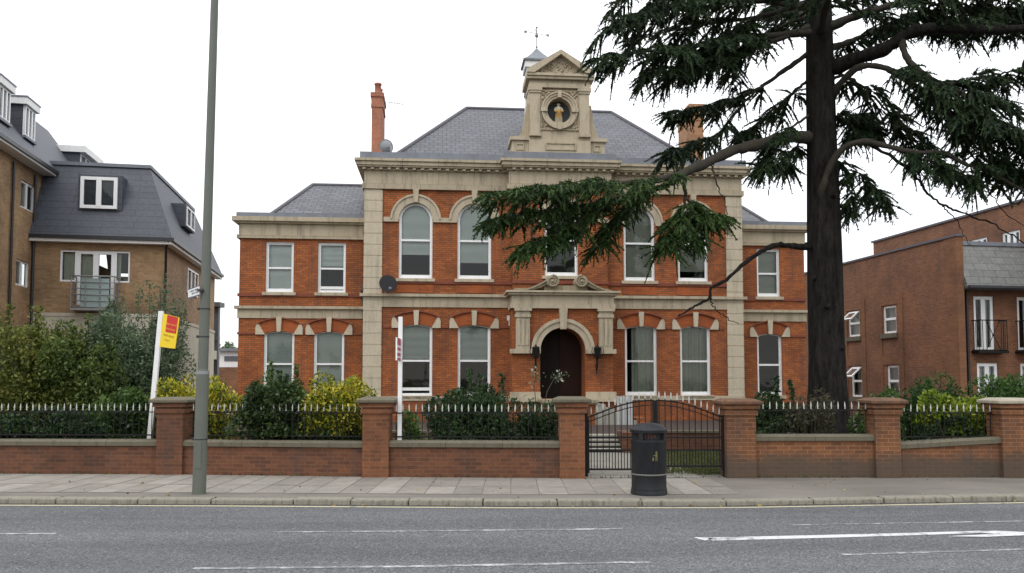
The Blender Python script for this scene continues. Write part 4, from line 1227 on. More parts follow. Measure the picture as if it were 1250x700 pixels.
# ------------------------------------------------------------------ tan apartment block on the left
AYW = R(10)
AF = Frame(P(201, 330, 33).x, 33.0, AYW)
apt = thing('apartment_block', 'tan brick apartment block with dark mansard roof, dormers and a glass fronted balcony', 'apartment building', AF.o, AYW)
def aX(px, py, c=0): return AF.on_y(px, py, c)[0]
def aZ(px, py, c=0): return AF.on_y(px, py, c)[1]
xw = aX(38, 340); zE = aZ(120, 297); zTop = aZ(120, 203, 1.1); zBand = aZ(120, 383)
D2 = 11.0
fx0, fx1, fz0, fz1 = aX(73, 325), aX(158.5, 325), aZ(115, 344.5), aZ(115, 306)
dxa, dxb, dz0 = aX(92, 340), aX(140, 340), aZ(115, 373)
mb = MB()
wall_face(mb, rect(xw, 0, zBand, zE), [[(fx0, fz0), (dxa, fz0), (dxa, dz0), (dxb, dz0), (dxb, fz0), (fx1, fz0), (fx1, fz1), (fx0, fz1)]], 0.0, 0.12)
mb.quad((0, 0, zBand), (0, D2, zBand), (0, D2, zE), (0, 0, zE)); mb.quad((0, D2, 0), (xw, D2, 0), (xw, D2, zE), (0, D2, zE))
mb.build('wall', M['apt_brick'], apt)
mb = MB(); mb.box(xw, 0.03, -0.03, D2, 0.0, zBand); mb.box(xw, 0.06, -0.06, D2, zBand-0.12, zBand+0.005)
mb.build('rendered_base', M['cream'], apt)
# wing 1 : taller, running towards the street
y_e, zw1 = AF.on_x(68, 213, xw+0.5); y_f, zw1b = AF.on_x(0, 172, xw+0.5); zw1 = (zw1+zw1b)/2
W1F = -10.0
w1 = []
def onx(px, py, c): return AF.on_x(px, py, c)
def side_rect(pxa, pxb, pya, pyb):
    ya, za = onx(pxa, pya, xw); yb, zb = onx(pxb, (pyb), xw)
    z_hi = onx(pxa, pya, xw)[1]; z_lo = onx(pxa, pyb, xw)[1]
    return ya, yb, z_lo, z_hi
u1 = side_rect(26, 42, 219, 253); u2 = side_rect(20, 35, 316, 348)
mb = MB()
wall_face(mb, rect(W1F, 6, 0.0, zw1), [rect(*u1), rect(*u2)], 0.0, 0.12)
mb.build('wall', M['apt_brick'], apt, (xw, 0, 0), R(90))
mb = MB(); mb.quad((xw-12, W1F, 0), (xw, W1F, 0), (xw, W1F, zw1), (xw-12, W1F, zw1)); mb.quad((xw-12, 6, 0), (xw-12, W1F, 0), (xw-12, W1F, zw1), (xw-12, 6, zw1))
mb.quad((xw, 6, 0), (xw, D2, 0), (xw, D2, zE+.2), (xw, 6, zE+.2)); mb.quad((xw, 6, zE), (xw-12, 6, zE), (xw-12, 6, zw1), (xw, 6, zw1)); mb.build('wall', M['apt_brick'], apt)
for u in (u1, u2): casement(apt, *u, 0.0, mulls=(0.5,), loc=(xw, 0, 0), rz=R(90), curtain=(0.1, 0.9), cm='blind')
mb = MB(); mb.box(xw-0.1, xw+0.5, W1F-0.5, 6.5, zw1-0.02, zw1+0.18); mb.build('fascia', M['fascia'], apt)
mb = MB(); mb.box(xw+0.502, xw+0.58, W1F-0.5, 6.5, zw1+0.06, zw1+0.2); mb.build('gutter', M['black_plastic'], apt)
mb = MB(); zr = zw1+0.18
mb.quad((xw+0.52, W1F-0.5, zr), (xw+0.52, 6.5, zr), (xw-1.9, 6.5, zr+3.3), (xw-1.9, W1F-0.5, zr+3.3))
mb.quad((xw-1.9, W1F-.5, zr+3.3), (xw-1.9, 6.5, zr+3.3), (xw-10, 6.5, zr+3.3), (xw-10, W1F-.5, zr+3.3))
mb.quad((xw-12.5, W1F-.5, zr), (xw+0.52, W1F-.5, zr), (xw-1.9, W1F-.5, zr+3.3), (xw-10, W1F-.5, zr+3.3))
mb.quad((xw+0.52, 6.5, zr), (xw-12.5, 6.5, zr), (xw-10, 6.5, zr+3.3), (xw-1.9, 6.5, zr+3.3))
mb.build('mansard_roof', M['mansard'], apt)
def dormer(xp, ya, yb, z0, z1, deep):
    mb = MB(); mb.box(xp-deep, xp-0.06, ya, yb, z0-0.05, z1); d = mb.build('dormer', M['mansard'], apt)
    mb = MB(); mb.box(xp-deep, xp+0.16, ya-0.14, yb+0.14, z1, z1+0.26); mb.build('dormer_fascia', M['fascia'], d)
    mb = MB(); mb.box(xp-deep, xp+0.18, ya-0.17, yb+0.17, z1+0.262, z1+0.32); mb.build('dormer_capping', M['lead'], d)
    c = casement(d, ya+0.02, yb-0.02, z0, z1-0.01, -0.06, mulls=(0.33, 0.66), loc=(xp, 0, 0), rz=R(90), depth=0.0, curtain=(0.0, 1.0), cm='blind_white')
    mb = MB(); mb.box(xp-0.1, xp+0.12, ya-0.05, yb+0.05, z0-0.1, z0-0.0); mb.build('sill', M['lead'], d)
xd = xw - 0.1
ya, zt_ = onx(29.5, 128, xd); yb, _ = onx(42, 140, xd); zb_ = onx(29.5, 166, xd)[1]
dormer(xd, ya, yb, zb_, zt_, 2.4)
yb2, zt2 = onx(11.5, 116, xd); dormer(xd, yb2-(yb-ya), yb2, zb_, zt_, 2.4)
# wing 2 roof
mb = MB(); ov = 0.35; xt = AF.on_y(183, 203, 1.1)[0]
mb.quad((xw-0.5, -ov, zE+0.2), (ov, -ov, zE+0.2), (xt, 1.1, zTop), (xw-0.5, 1.1, zTop))
mb.quad((ov, -ov, zE+0.2), (ov, D2+ov, zE+0.2), (xt, D2-1.1, zTop), (xt, 1.1, zTop))
mb.quad((xw-.5, 1.1, zTop), (xt, 1.1, zTop), (xt, D2-1.1, zTop), (xw-.5, D2-1.1, zTop))
mb.quad((ov, D2+ov, zE+.2), (xw-.5, D2+ov, zE+.2), (xw-.5, D2-1.1, zTop), (xt, D2-1.1, zTop))
rf = mb.build('mansard_roof', M['mansard'], apt)
mb = MB(); mb.box(xw-0.4, xt+0.06, 1.02, 1.2, zTop-0.02, zTop+0.12); mb.box(xt-0.1, xt+0.07, 1.202, D2-1.1, zTop-0.02, zTop+0.12); mb.build('lead_capping', M['lead'], apt)
mb = MB(); mb.box(xw, ov-0.03, -ov+0.03, 0.0, zE-0.02, zE+0.2); mb.box(0.0, ov-0.028, 0.002, D2+0.3, zE-0.02, zE+0.2); mb.build('fascia', M['fascia'], apt)
mb = MB(); mb.box(xw, ov+0.07, -ov-0.05, -ov+0.028, zE+0.1, zE+0.24); mb.box(ov-0.025, ov+0.07, -ov+0.03, D2+0.3, zE+0.1, zE+0.24)
mb.tube([(0.06, -0.1, 0), (0.06, -0.1, zE-0.1), (0.2, -0.3, zE+0.1)], 0.05, 8)
mb.build('gutter', M['black_plastic'], apt)
# dormer window in the front slope
wx0, wx1, wz0_, wz1_ = aX(98.6, 235, 0.1), aX(143.5, 235, 0.1), aZ(120, 255, 0.1), aZ(120, 216.5, 0.1)
mb = MB(); mb.box(wx0-0.12, wx1+0.16, 0.14, 1.4, wz0_-0.05, wz1_+0.1); d = mb.build('dormer', M['mansard'], apt)
casement(d, wx0, wx1, wz0_, wz1_, 0.03, mulls=(0.5,), depth=0.0, curtain=(0.0, 1.0), t=0.13)
# dormer in the side slope
ya, zt_ = onx(229, 252, 0.15); yb = onx(236, 262, 0.15)[0]; zb_ = onx(229, 276, 0.15)[1]
mb = MB(); mb.box(-1.2, 0.1, ya-0.1, yb+0.6, zb_-0.05, zt_+0.1); d = mb.build('dormer', M['mansard'], apt)
casement(d, ya, yb+0.4, zb_, zt_, 0.0, mulls=(0.5,), loc=(0.15, 0, 0), rz=R(90), depth=0.0, curtain=(0, 1), cm='blind_white')
# rear dormer above
zz = AF.on_y(97, 179, 6)[1]; xa_, xb_ = AF.on_y(59, 190, 6)[0], AF.on_y(97, 190, 6)[0]
mb = MB(); mb.box(xa_, xb_, 6, 8.4, zTop-0.5, zz-0.3); d = mb.build('dormer', M['mansard'], apt)
mb = MB(); mb.box(xa_-0.15, xb_+0.3, 5.85, 8.55, zz-0.298, zz); mb.build('dormer_fascia', M['fascia'], d)
casement(d, 6.1, 8.3, zTop+0.1, zz-0.31, -0.03, mulls=(0.33, 0.66), loc=(xb_, 0, 0), rz=R(90), depth=0.0, curtain=(0, 1), cm='blind_white')
# French window with balcony
wA = casement(apt, fx0, dxa+0.02, fz0, fz1, 0.0, curtain=(0.1, 1.0))
wB = casement(apt, dxb-0.02, fx1, fz0, fz1, 0.0, curtain=(0.0, 0.3))
casement(apt, dxa+0.022, dxb-0.022, dz0, fz1-0.002, 0.004, mulls=(0.5,), t=0.14, name='french_window', curtain=(0.05, 0.5))
mb = MB(); zrA, zrB = aZ(115, 337, -0.7), aZ(115, 375, -0.7); ba, bb = aX(87, 350, -0.6), aX(140, 350, -0.6)
for k in range(6):
    z = zrB+(zrA-zrB)*k/5
    mb.tube([(ba, -0.04, z), (ba, -0.62, z), (bb, -0.62, z), (bb, -0.04, z)], 0.018 if k < 5 else 0.03, 6)
for xx, yy in ((ba, -0.62), (bb, -0.62), (ba, -0.05), (bb, -0.05), ((ba*2+bb)/3, -0.62), ((ba+2*bb)/3, -0.62)): mb.tube([(xx, yy, zrB-0.1), (xx, yy, zrA)], 0.022, 6)
bal = mb.build('balcony_rail', M['galv'], apt)
mb = MB(); mb.box(ba+0.35, bb-0.2, -0.59, -0.575, zrB, zrA-0.08); mb.build('glass_screen', M['screen_glass'], bal)
mb = MB(); mb.box(ba-0.02, bb+0.02, -0.66, 0.0, zrB-0.12, zrB-0.04); mb.build('balcony_floor', M['galv'], bal)
# small side window
ya, zt_ = onx(228.5, 327, 0.0); yb = onx(241, 335, 0.0)[0]; zb_ = onx(228.5, 358, 0.0)[1]
casement(apt, ya, yb, zb_, zt_, -0.05, mulls=(0.33, 0.66), loc=(0.0, 0, 0), rz=R(90), depth=0.0, curtain=(0, 1), cm='blind')
mb = MB(); 
for yy, za in ((-2.0, zw1-0.2), (0.03, zw1-0.2)): mb.tube([(xw+0.08, yy-0.1, 0), (xw+0.08, yy-0.1, za)], 0.05, 7)
mb.build('downpipe', M['black_plastic'], apt)

# ------------------------------------------------------------------ things seen down the gap between the buildings
tw = thing('steel_staircase', 'dark grey steel balcony tower in the gap behind the street lamp', 'balcony tower', (0, 0, 0))
Yg = 47.0
def gx(px): return P(px, 420, Yg).x
def gz(py): return P(255, py, Yg).z
mb = MB(); a, b = gx(238), gx(267.5)
for xx in (a, gx(252), gx(262.5)): mb.box(xx-0.16, xx+0.16, Yg, Yg+0.3, 0, gz(371))
mb.box(a-3.3, b+0.1, Yg-0.3, Yg+0.5, gz(375), gz(369.5)); mb.box(a-3.3, b-.1, Yg-0.1, Yg+0.4, gz(416), gz(411)); mb.box(a-3.3, b-.1, Yg-0.05, Yg+0.4, gz(428), gz(417))
mb.build('frame', M['grey_steel'], tw)
mb = MB(); mb.box(a, gx(260), Yg+0.35, Yg+0.45, gz(411), gz(388)); mb.build('screen', M['grey_steel'], tw)
mb = MB(); mb.box(a-3.5, gx(265), Yg-0.5, Yg+0.5, gz(439), gz(428.5)); mb.build('cream_ledge', M['cream'], tw)
mb = MB(); mb.box(a-3.5, gx(263), Yg+0.2, Yg+0.6, 0, gz(439.5)); base_ = mb.build('maroon_wall', M['shop_red'], tw)
mb = MB(); mb.box(gx(253), gx(254.6), Yg-0.05, Yg+0.18, 0, gz(440)); mb.box(gx(259), gx(260.5), Yg-0.05, Yg+0.18, 0, gz(440)); mb.build('post', M['pale_panel'], base_)
Yh = 66.0
wh = thing('white_building', 'small white rendered building with flat roof at the far end of the gap', 'building', (0, 0, 0))
def hx2(px): return P(px, 440, Yh).x
def hz2(py): return P(278, py, Yh).z
mb = MB(); mb.box(hx2(262), hx2(310), Yh, Yh+8, 0, hz2(427)); mb.build('wall', M['sign_white'], wh)
mb = MB(); mb.box(hx2(261), hx2(311), Yh-0.4, Yh+8, hz2(429), hz2(425.5)); mb.build('roof', M['lead'], wh)
mb = MB(); mb.box(hx2(274), hx2(300), Yh-0.06, Yh+0.05, hz2(441), hz2(435)); mb.build('window', M['grey_steel'], wh)
mb = MB(); mb.box(hx2(275), hx2(308), Yh-2.0, Yh-0.1, 0, hz2(449)); mb.build('brick_wall', M['right_brick'], wh)

# ------------------------------------------------------------------ brown brick block on the right
BYW = R(9.4)
BF = Frame(P(1165, 380, 33).x, 33.0, BYW)
blk = thing('brick_block', 'brown red brick block with slate apron and small black balcony on the right', 'apartment building', BF.o, BYW)
def bX(px, py, c=0): return BF.on_y(px, py, c)[0]
def bZ(px, py, c=0): return BF.on_y(px, py, c)[1]
zP = bZ(1165, 290); BD = 15.0; FY = 0.3
# side wall, canonical x = -y
def sr(pxa, pxb, pya, pyb):
    ya = BF.on_x(pxa, (pya+pyb)/2, 0)[0]; yb = BF.on_x(pxb, (pya+pyb)/2, 0)[0]
    zc = BF.on_x((pxa+pxb)/2, pya, 0)[1]; zd = BF.on_x((pxa+pxb)/2, pyb, 0)[1]
    return (-ya, -yb, zd, zc)
w_a = sr(1035.5, 1049.5, 380, 412); w_b = sr(1078, 1094, 373.5, 407); w_c = sr(1041, 1051, 464, 496); w_d = sr(1083, 1097.5, 447.5, 486)
zl = (w_c[3]+w_d[3])/2
w_c = (w_c[0]-0.1, w_c[1]+0.1, w_d[2], zl+0.35); w_d = (w_d[0], w_d[1], w_d[2], zl+0.35)
w_a = (w_a[0], w_a[1], w_b[2], w_b[3])
mb = MB(); wall_face(mb, rect(-BD, 0, 0, zP), [rect(*w) for w in (w_a, w_b, w_c, w_d)], 0.0, 0.14)
mb.build('wall', M['right_brick'], blk, (0, 0, 0), R(-90))
# front wall
f1 = (bX(1189, 390, FY), bX(1213.5, 390, FY), bZ(1200, 428, FY), bZ(1200, 362, FY))
f2 = (bX(1242, 390, FY), bX(1242, 390, FY)+f1[1]-f1[0], f1[2], f1[3])
g1 = (bX(1193, 460, FY), bX(1218.5, 460, FY), bZ(1200, 486, FY), bZ(1200, 443.5, FY))
g2 = (bX(1246, 460, FY), bX(1246, 460, FY)+g1[1]-g1[0], g1[2], g1[3])
mb = MB(); wall_face(mb, rect(0.0, 9, 0, bZ(1200, 345, FY)+0.2), [rect(*w) for w in (f1, f2, g1, g2)], FY, 0.12)
mb.quad((9, 0, 0), (9, BD, 0), (9, BD, zP-.6), (9, 0, zP-.6)); mb.quad((9, BD, 0), (0, BD, 0), (0, BD, zP), (9, BD, zP))
mb.build('wall', M['right_brick'], blk)
mb = MB(); mb.box(-0.02, 0.28, -0.25, 0.45, 0, zP); 
mb.build('corner_pier', M['right_band'], blk)
mb = MB(); mb.box(-0.06, 0.32, -0.3, BD, zP, zP+0.09); mb.box(0.3, 9, FY+0.6, BD, zP-0.5, zP-0.4); mb.build('parapet_coping', M['ridge'], blk)
mb = MB(); za, zb_ = bZ(1200, 351, -0.3), bZ(1200, 300, 0.4)
mb.add([(0.29, -0.45, za), (9, -0.45, za), (9, 0.35, zb_), (0.29, 0.35, zb_), (0.29, FY+0.3, za), (9, FY+0.3, za), (9, 1.0, zb_), (0.29, 1.0, zb_)], [(0, 1, 2, 3), (0, 3, 7, 4), (1, 5, 6, 2), (3, 2, 6, 7), (0, 4, 5, 1)])
ap = mb.build('slate_apron', M['apron_slate'], blk)
mb = MB(); mb.box(0.27, 9, 0.28, 1.0, zb_-0.02, zb_+0.14); mb.build('lead_capping', M['lead'], ap)
mb = MB(); mb.box(0.3, 9, -0.53, -0.44, za-0.04, za+0.06); mb.build('gutter', M['black_plastic'], ap)
mb = MB(); mb.box(0.3, 9, -0.42, FY+0.1, za-0.06, za-0.0); mb.build('soffit', M['ridge'], ap)
for f in (f1, f2):
    w = casement(blk, *f, FY, mulls=(0.5,), t=0.13, name='french_window', curtain=(0.6, 0.9))
    mb = MB(); a, b = f[0]-0.12, f[1]+0.22; yo = FY-0.42; z0_, z1_ = f[2]+0.0, bZ(1200, 391, FY-.4)
    for z in (z0_, z1_): mb.tube([(a, FY, z), (a, yo, z), (b, yo, z), (b, FY, z)], 0.022, 5)
    for k in range(9):
        xx = a+(b-a)*k/8
        if k in (0, 1, 7, 8): mb.tube([(xx, yo, z0_), (xx, yo, z1_)], 0.015, 5)
    for k in range(4):
        for xx in (a, b): mb.tube([(xx, yo+0.1*k, z0_), (xx, yo+0.1*k, z1_)], 0.013, 4)
    xm, zm = (a+b)/2, (z0_+z1_)/2
    mb.tube([(a+0.3, yo, z0_), (xm, yo, zm), (b-0.3, yo, z1_)], 0.016, 5); mb.tube([(a+0.3, yo, z1_), (xm, yo, zm), (b-0.3, yo, z0_)], 0.016, 5)
    mb.lathe([(0.001, -0.05), (0.06, 0), (0.001, 0.05)], (xm, yo, zm), 6)
    mb.box(a-0.05, b+0.05, yo-0.03, FY, z0_-0.12, z0_-0.03)
    mb.build('balcony_rail', M['iron'], w)
for g in (g1, g2): casement(blk, *g, FY, mulls=(0.5,), t=0.13, curtain=(0.1, 0.9), cm='blind_white')
# side windows and their brick bands
for i, w in enumerate((w_a, w_b, w_c, w_d)):
    wn_ = casement(blk, *w, 0.0, trans=(0.52,), loc=(0, 0, 0), rz=R(-90), t=0.09, curtain=(0.1, 0.9), cm='blind_white')
    mb = MB(); mb.box(w[0]-0.1, w[1]+0.1, -0.10, 0.06, w[2]-0.22, w[2]-0.02); mb.build('sill', M['coping'], wn_, (0, 0, 0))
    if i in (0, 2):
        mb = MB(); zt_, zm = w[3]-0.08, (w[2]+w[3])/2; hgt = zt_-zm; wd = (w[1]-w[0])-0.16; an = R(48)
        def tilt(u, v, d_): return (w[0]+0.08+u, 0.02-v*math.sin(an)-d_*math.cos(an), zt_-v*math.cos(an)+d_*math.sin(an))
        for (u0, u1, v0, v1) in ((0, wd, 0, 0.09), (0, wd, hgt-0.09, hgt), (0, 0.09, 0.09, hgt-0.09), (wd-0.09, wd, 0.09, hgt-0.09)):
            mb.hexa([tilt(u0, v1, 0), tilt(u1, v1, 0), tilt(u1, v1, 0.05), tilt(u0, v1, 0.05), tilt(u0, v0, 0), tilt(u1, v0, 0), tilt(u1, v0, 0.05), tilt(u0, v0, 0.05)])
        sa = mb.build('open_casement', M['upvc'], wn_)
        mb = MB(); mb.add([tilt(0.05, 0.05, 0.025), tilt(wd-.05, 0.05, 0.025), tilt(wd-.05, hgt-.05, 0.025), tilt(0.05, hgt-.05, 0.025)], [(0, 1, 2, 3)]); 
        mb.build('pane', M['glass'], wn_)
mb = MB()
for (a_, b_) in ((w_a, w_c), (w_b, w_d)):
    xa, xb = min(a_[0], b_[0]), max(a_[1], b_[1])
    mb.box(xa-0.4, xa-0.08, -0.03, 0.03, 0, a_[3]+0.5); mb.box(xb+0.08, xb+0.4, -0.03, 0.03, 0, a_[3]+0.5)
    mb.box(xa-0.079, xb+0.079, -0.029, 0.03, a_[3]+0.04, a_[3]+0.499); mb.box(xa-0.079, xb+0.079, -0.029, 0.03, b_[3]+0.04, b_[3]+0.45)
mb.build('brick_band', M['right_band'], blk, (0, 0, 0), R(-90))
mb = MB(); xx = bX(1181.5, 400, FY-0.1); mb.tube([(xx, FY-0.08, 0), (xx, FY-0.08, za-0.1)], 0.055, 8); mb.build('downpipe', M['black_plastic'], blk)
mb = MB(); mb.box(0.1, 1.0, 1.0, 4, 0, 0.02)
# taller block behind
X2 = 4.2
rear = thing('rear_brick_block', 'taller brown brick block with white windows rising behind the slate apron building', 'apartment building', BF.o, BYW)
y0_, z0_ = BF.on_x(1066, 297, X2); y1_, z1_ = BF.on_x(1250, 245, X2); zR = (z0_+z1_)/2
def rr(pxa, pxb, pya, pyb):
    ya = BF.on_x(pxa, (pya+pyb)/2, X2)[0]; yb = BF.on_x(pxb, (pya+pyb)/2, X2)[0]
    return (-ya, -yb, BF.on_x(pxb, pyb, X2)[1], BF.on_x(pxb, pya, X2)[1])
ra, rb = rr(1223, 1245, 280, 302), rr(1184, 1205, 289, 312)
mb = MB(); wall_face(mb, rect(-y0_, 2, 0, zR), [rect(*ra), rect(*rb)], 0.0, 0.14); mb.build('wall', M['right_brick'], rear, (X2, 0, 0), R(-90))
mb = MB(); mb.quad((X2, -2, 0), (X2+12, -2, 0), (X2+12, -2, zR), (X2, -2, zR)); mb.quad((X2+12, y0_, 0), (X2, y0_, 0), (X2, y0_, zR), (X2+12, y0_, zR))
mb.quad((X2+12, -2, 0), (X2+12, y0_, 0), (X2+12, y0_, zR), (X2+12, -2, zR)); mb.box(X2+0.05, X2+12, -1.9, y0_, zR-0.3, zR-0.2); mb.build('wall', M['right_brick'], rear)
mb = MB(); mb.box(X2-0.08, X2+0.3, -2.1, y0_+0.1, zR, zR+0.1); mb.build('parapet_coping', M['ridge'], rear)
for w in (ra, rb): casement(rear, *w, 0.0, mulls=(0.33, 0.66), loc=(X2, 0, 0), rz=R(-90), t=0.1, curtain=(0, 1), cm='blind_white')
an = thing('pole_aerial', 'thin aerial pole on the roof edge right of the cedar trunk', 'aerial', BF.o + BF.e*1.5 + BF.b*12.6, BYW)
mb = MB(); mb.box(-0.25, 0.25, -0.25, 0.25, zP-0.45, zP+0.25); mb.build('base_block', M['right_brick'], an)
mb = MB(); mb.tube([(0, 0, zP+0.2), (0, 0, zP+2.6)], 0.035, 6); mb.build('pole', M['galv'], an)

# ------------------------------------------------------------------ boundary wall, piers, railings
def px2x(px, py=560):
    x = 0.0
    for _ in range(6): x = P(px, py, wall_y(x)).x
    return x
WALLS = [(-120, 193, .66, .66, 'wallbrick', 'low brick boundary wall under the dark hedge at the far left'),
         (224, 443, .66, .66, 'wallbrick', 'low brick boundary wall behind the street lamp under yellow and green shrubs'),
         (475, 684, .675, .675, 'wallbrick', 'low brick boundary wall left of the gate under the round dark bush'),
         (921, 1068, .80, .80, 'wallbrick_damp', 'damp stained brick boundary wall right of the gate in front of the cedar'),
         (1096, 1222, .645, .755, 'wallbrick_damp', 'damp stained brick boundary wall with rising coping at the far right')]
def seg_frame(pa, pb):
    xa, xb = px2x(pa), px2x(pb)
    A = Vector((xa, wall_y(xa), 0)); B = Vector((xb, wall_y(xb), 0))
    return A, (B-A).length, math.atan2(B.y-A.y, B.x-A.x)
for i, (pa, pb, za, zb_, mm, lab) in enumerate(WALLS):
    A, L, an = seg_frame(pa, pb)
    t = thing('boundary_wall', lab, 'wall', A, an, 'boundary walls along the pavement')
    mb = MB(); mb.hexa([(0, 0, -0.1), (L, 0, -0.1), (L, 0.33, -0.1), (0, 0.33, -0.1), (0, 0, za-.1), (L, 0, zb_-.1), (L, 0.33, zb_-.1), (0, 0.33, za-.1)])
    mb.build('brickwork', M[mm], t)
    mb = MB()
    n = max(1, int(L/1.0))
    for k in range(n):
        a, b = L*k/n+0.003, L*(k+1)/n-0.003
        z_a, z_b = za+(zb_-za)*a/L, za+(zb_-za)*b/L
        mb.hexa([(a, -0.05, z_a-0.098), (b, -0.05, z_b-0.098), (b, 0.38, z_b-0.098), (a, 0.38, z_a-0.098), (a, -0.05, z_a-0.02), (b, -0.05, z_b-0.02), (b, 0.38, z_b-0.02), (a, 0.38, z_a-0.02)])
        mb.hexa([(a, -0.052, z_a-0.022), (b, -0.052, z_b-0.022), (b, 0.382, z_b-0.022), (a, 0.382, z_a-0.022), (a, 0.02, z_a+0.02), (b, 0.02, z_b+0.02), (b, 0.30, z_b+0.02), (a, 0.30, z_a+0.02)])
    mb.build('coping', M['coping'], t)
PIERS = [(193, 224, 487, 'wallbrick', 'coping', 'brick pier immediately left of the street lamp'), (443.5, 475, 487, 'pierbrick', 'coping', 'brick pier between the yellow shrub and the slim white sign pole'),
         (683, 713.5, 486.5, 'pierbrick', 'coping', 'brick gate pier left of the iron gates with dark weathered cap'), (886, 921.5, 489, 'wallbrick_damp', 'capbrick', 'brick gate pier right of the iron gates with brick capping'),
         (1067, 1097, 488, 'wallbrick_damp', 'capbrick', 'brick pier just right of the cedar trunk'), (1221, 1254, 488, 'wallbrick_damp', 'pale_coping', 'brick pier with pale stone cap at the far right edge')]
for pa, pb, pt, mm, cm, lab in PIERS:
    xa, xb = px2x(pa), px2x(pb); w = (xb-xa)/2; xc = (xa+xb)/2; yf = wall_y(xc)-0.10
    zt_ = P((pa+pb)/2, pt, yf).z
    t = thing('brick_pier', lab, 'pier', (xc, yf+w, 0), 0, 'brick piers of the boundary wall')
    mb = MB(); mb.box(-w, w, -w, w, -0.1, zt_-0.28); mb.box(-w-0.035, w+0.035, -w-0.035, w+0.035, zt_-0.282, zt_-0.2); mb.box(-w-0.015, w+0.015, -w-0.015, w+0.015, zt_-0.202, zt_-0.16)
    mb.box(-w-0.065, w+0.065, -w-0.065, w+0.065, zt_-0.162, zt_-0.08); mb.build('brickwork', M[mm], t)
    mb = MB(); e = w+0.12; mb.box(-e, e, -e, e, zt_-0.078, zt_-0.02); q = e-0.02
    mb.hexa([(-e, -e, zt_-0.022), (e, -e, zt_-0.022), (e, e, zt_-0.022), (-e, e, zt_-0.022), (-q*.7, -q*.7, zt_+0.03), (q*.7, -q*.7, zt_+0.03), (q*.7, q*.7, zt_+0.03), (-q*.7, q*.7, zt_+0.03)])
    mb.build('cap', M[cm], t, bevel=0.012)
def bar_mesh(z0, z1):
    mb = MB(); mb.box(-0.0065, 0.0065, -0.0065, 0.0065, z0, z1); return mb.build('bar', M['iron'])
def spike_mesh(h=0.15):
    mb = MB(); mb.lathe([(0.009, 0.0), (0.015, 0.012), (0.008, 0.03), (0.0155, 0.06), (0.010, 0.10), (0.001, h)], (0, 0, 0), 8); return mb.build('spear_tip', M['silver'])
proto_bar = bar_mesh(0.6, 1.255); proto_tip = spike_mesh()
RAILS = [(-110, 191, 0.0, 'black spear topped railing in front of the dark hedge at the far left'), (226, 442, 0.0, 'black spear topped railing swallowed by yellow and green shrubs behind the street lamp'),
         (477, 682, 0.0, 'black spear topped railing in front of the round dark bush left of the gate'), (923, 1067, 0.05, 'black spear topped railing in front of the cedar trunk'), (1098, 1221, 0.0, 'black spear topped railing in front of the yellow green shrub at the far right')]
first = True
random.seed(21)
for pa, pb, dz, lab in RAILS:
    A, L, an = seg_frame(pa, pb)
    A = A + Vector((-math.sin(an), math.cos(an), 0))*0.17
    t = thing('railing', lab, 'railing', A, an, 'spear topped railings on the boundary wall')
    mb = MB(); mb.box(0, L, -0.02, 0.02, 1.21+dz, 1.23+dz); mb.build('top_rail', M['iron'], t)
    mb = MB(); mb.box(0, L, -0.02, 0.02, 0.75+dz, 0.775+dz); mb.build('bottom_rail', M['iron'], t)
    n = int(L/0.127); 
    for k in range(n):
        x = (k+0.5)*L/n
        if first: b, tip = proto_bar, proto_tip; first = False; b.parent = t
        else:
            b = proto_bar.copy(); COL.objects.link(b); b.parent = t; tip = proto_tip.copy(); COL.objects.link(tip)
        b.location = (x, 0.0, dz); tip.parent = b; tip.location = (0, 0, 1.25); tip.rotation_euler = (random.uniform(-.04, .04), random.uniform(-.05, .05), 0)

# ------------------------------------------------------------------ the pair of iron gates
YG = 15.85
def gate_leaf(lab, pxh, pxm, sgn):
    xh, xm = P(pxh, 540, YG).x, P(pxm, 540, YG).x
    W = abs(xm-xh)
    t = thing('iron_gate', lab, 'gate', (xh, YG, 0), 0, 'pair of iron gates')
    zb_ = 0.13 if sgn > 0 else 0.19
    def ztop(u):                       # u 0 hinge .. 1 meeting edge
        return 1.14 + 0.33*(math.sin((u**0.9)*math.pi/2)**1.2)
    mb = MB(); s_ = sgn
    n = 18
    mb.tube([(s_*W*k/n, 0, ztop(k/n)) for k in range(n+1)], 0.016, 6); mb.tube([(s_*W*k/n, 0, ztop(k/n)-0.09) for k in range(n+1)], 0.010, 5)
    x0, x1 = sorted((0, s_*W))
    mb.box(x0, x1, -0.018, 0.018, zb_, zb_+0.035); mb.box(x0, x1, -0.018, 0.018, 0.50, 0.53); mb.box(x0, x1, -0.018, 0.018, 0.74, 0.775)
    mb.box(s_*W-0.028, s_*W+0.028, -0.022, 0.022, zb_-0.02, ztop(1)-0.01)
    mb.box(-0.03, 0.03, -0.03, 0.03, zb_-0.05, ztop(0)-0.02)
    mb.build('frame', M['iron'], t)
    nb = 11; 
    for k in range(nb):
        u = (k+0.55)/nb
        mb = MB(); mb.box(-0.0085, 0.0085, -0.0085, 0.0085, zb_, ztop(u)+0.04); b = mb.build('bar', M['iron'], t, (s_*W*u, 0, 0))
        tip = proto_tip.copy(); COL.objects.link(tip); tip.parent = b; tip.location = (0, 0, ztop(u)+0.035)
    mb = MB()
    for k in range(nb):
        u = (k+0.05)/nb
        if u > 0.02: mb.box(s_*W*u-0.007, s_*W*u+0.007, -0.007, 0.007, zb_, 0.52)
    mb.build('dog_bars', M['iron'], t)
    mb = MB(); mb.box(s_*W*1.0-0.09 if s_ > 0 else s_*W-0.0, s_*W+0.0 if s_ > 0 else s_*W+0.09, -0.035, 0.035, 0.72, 0.86); mb.build('lock_box', M['iron'], t)
gate_leaf('left leaf of the arched iron gates, in front of the garden steps', 717.5, 798.5, 1)
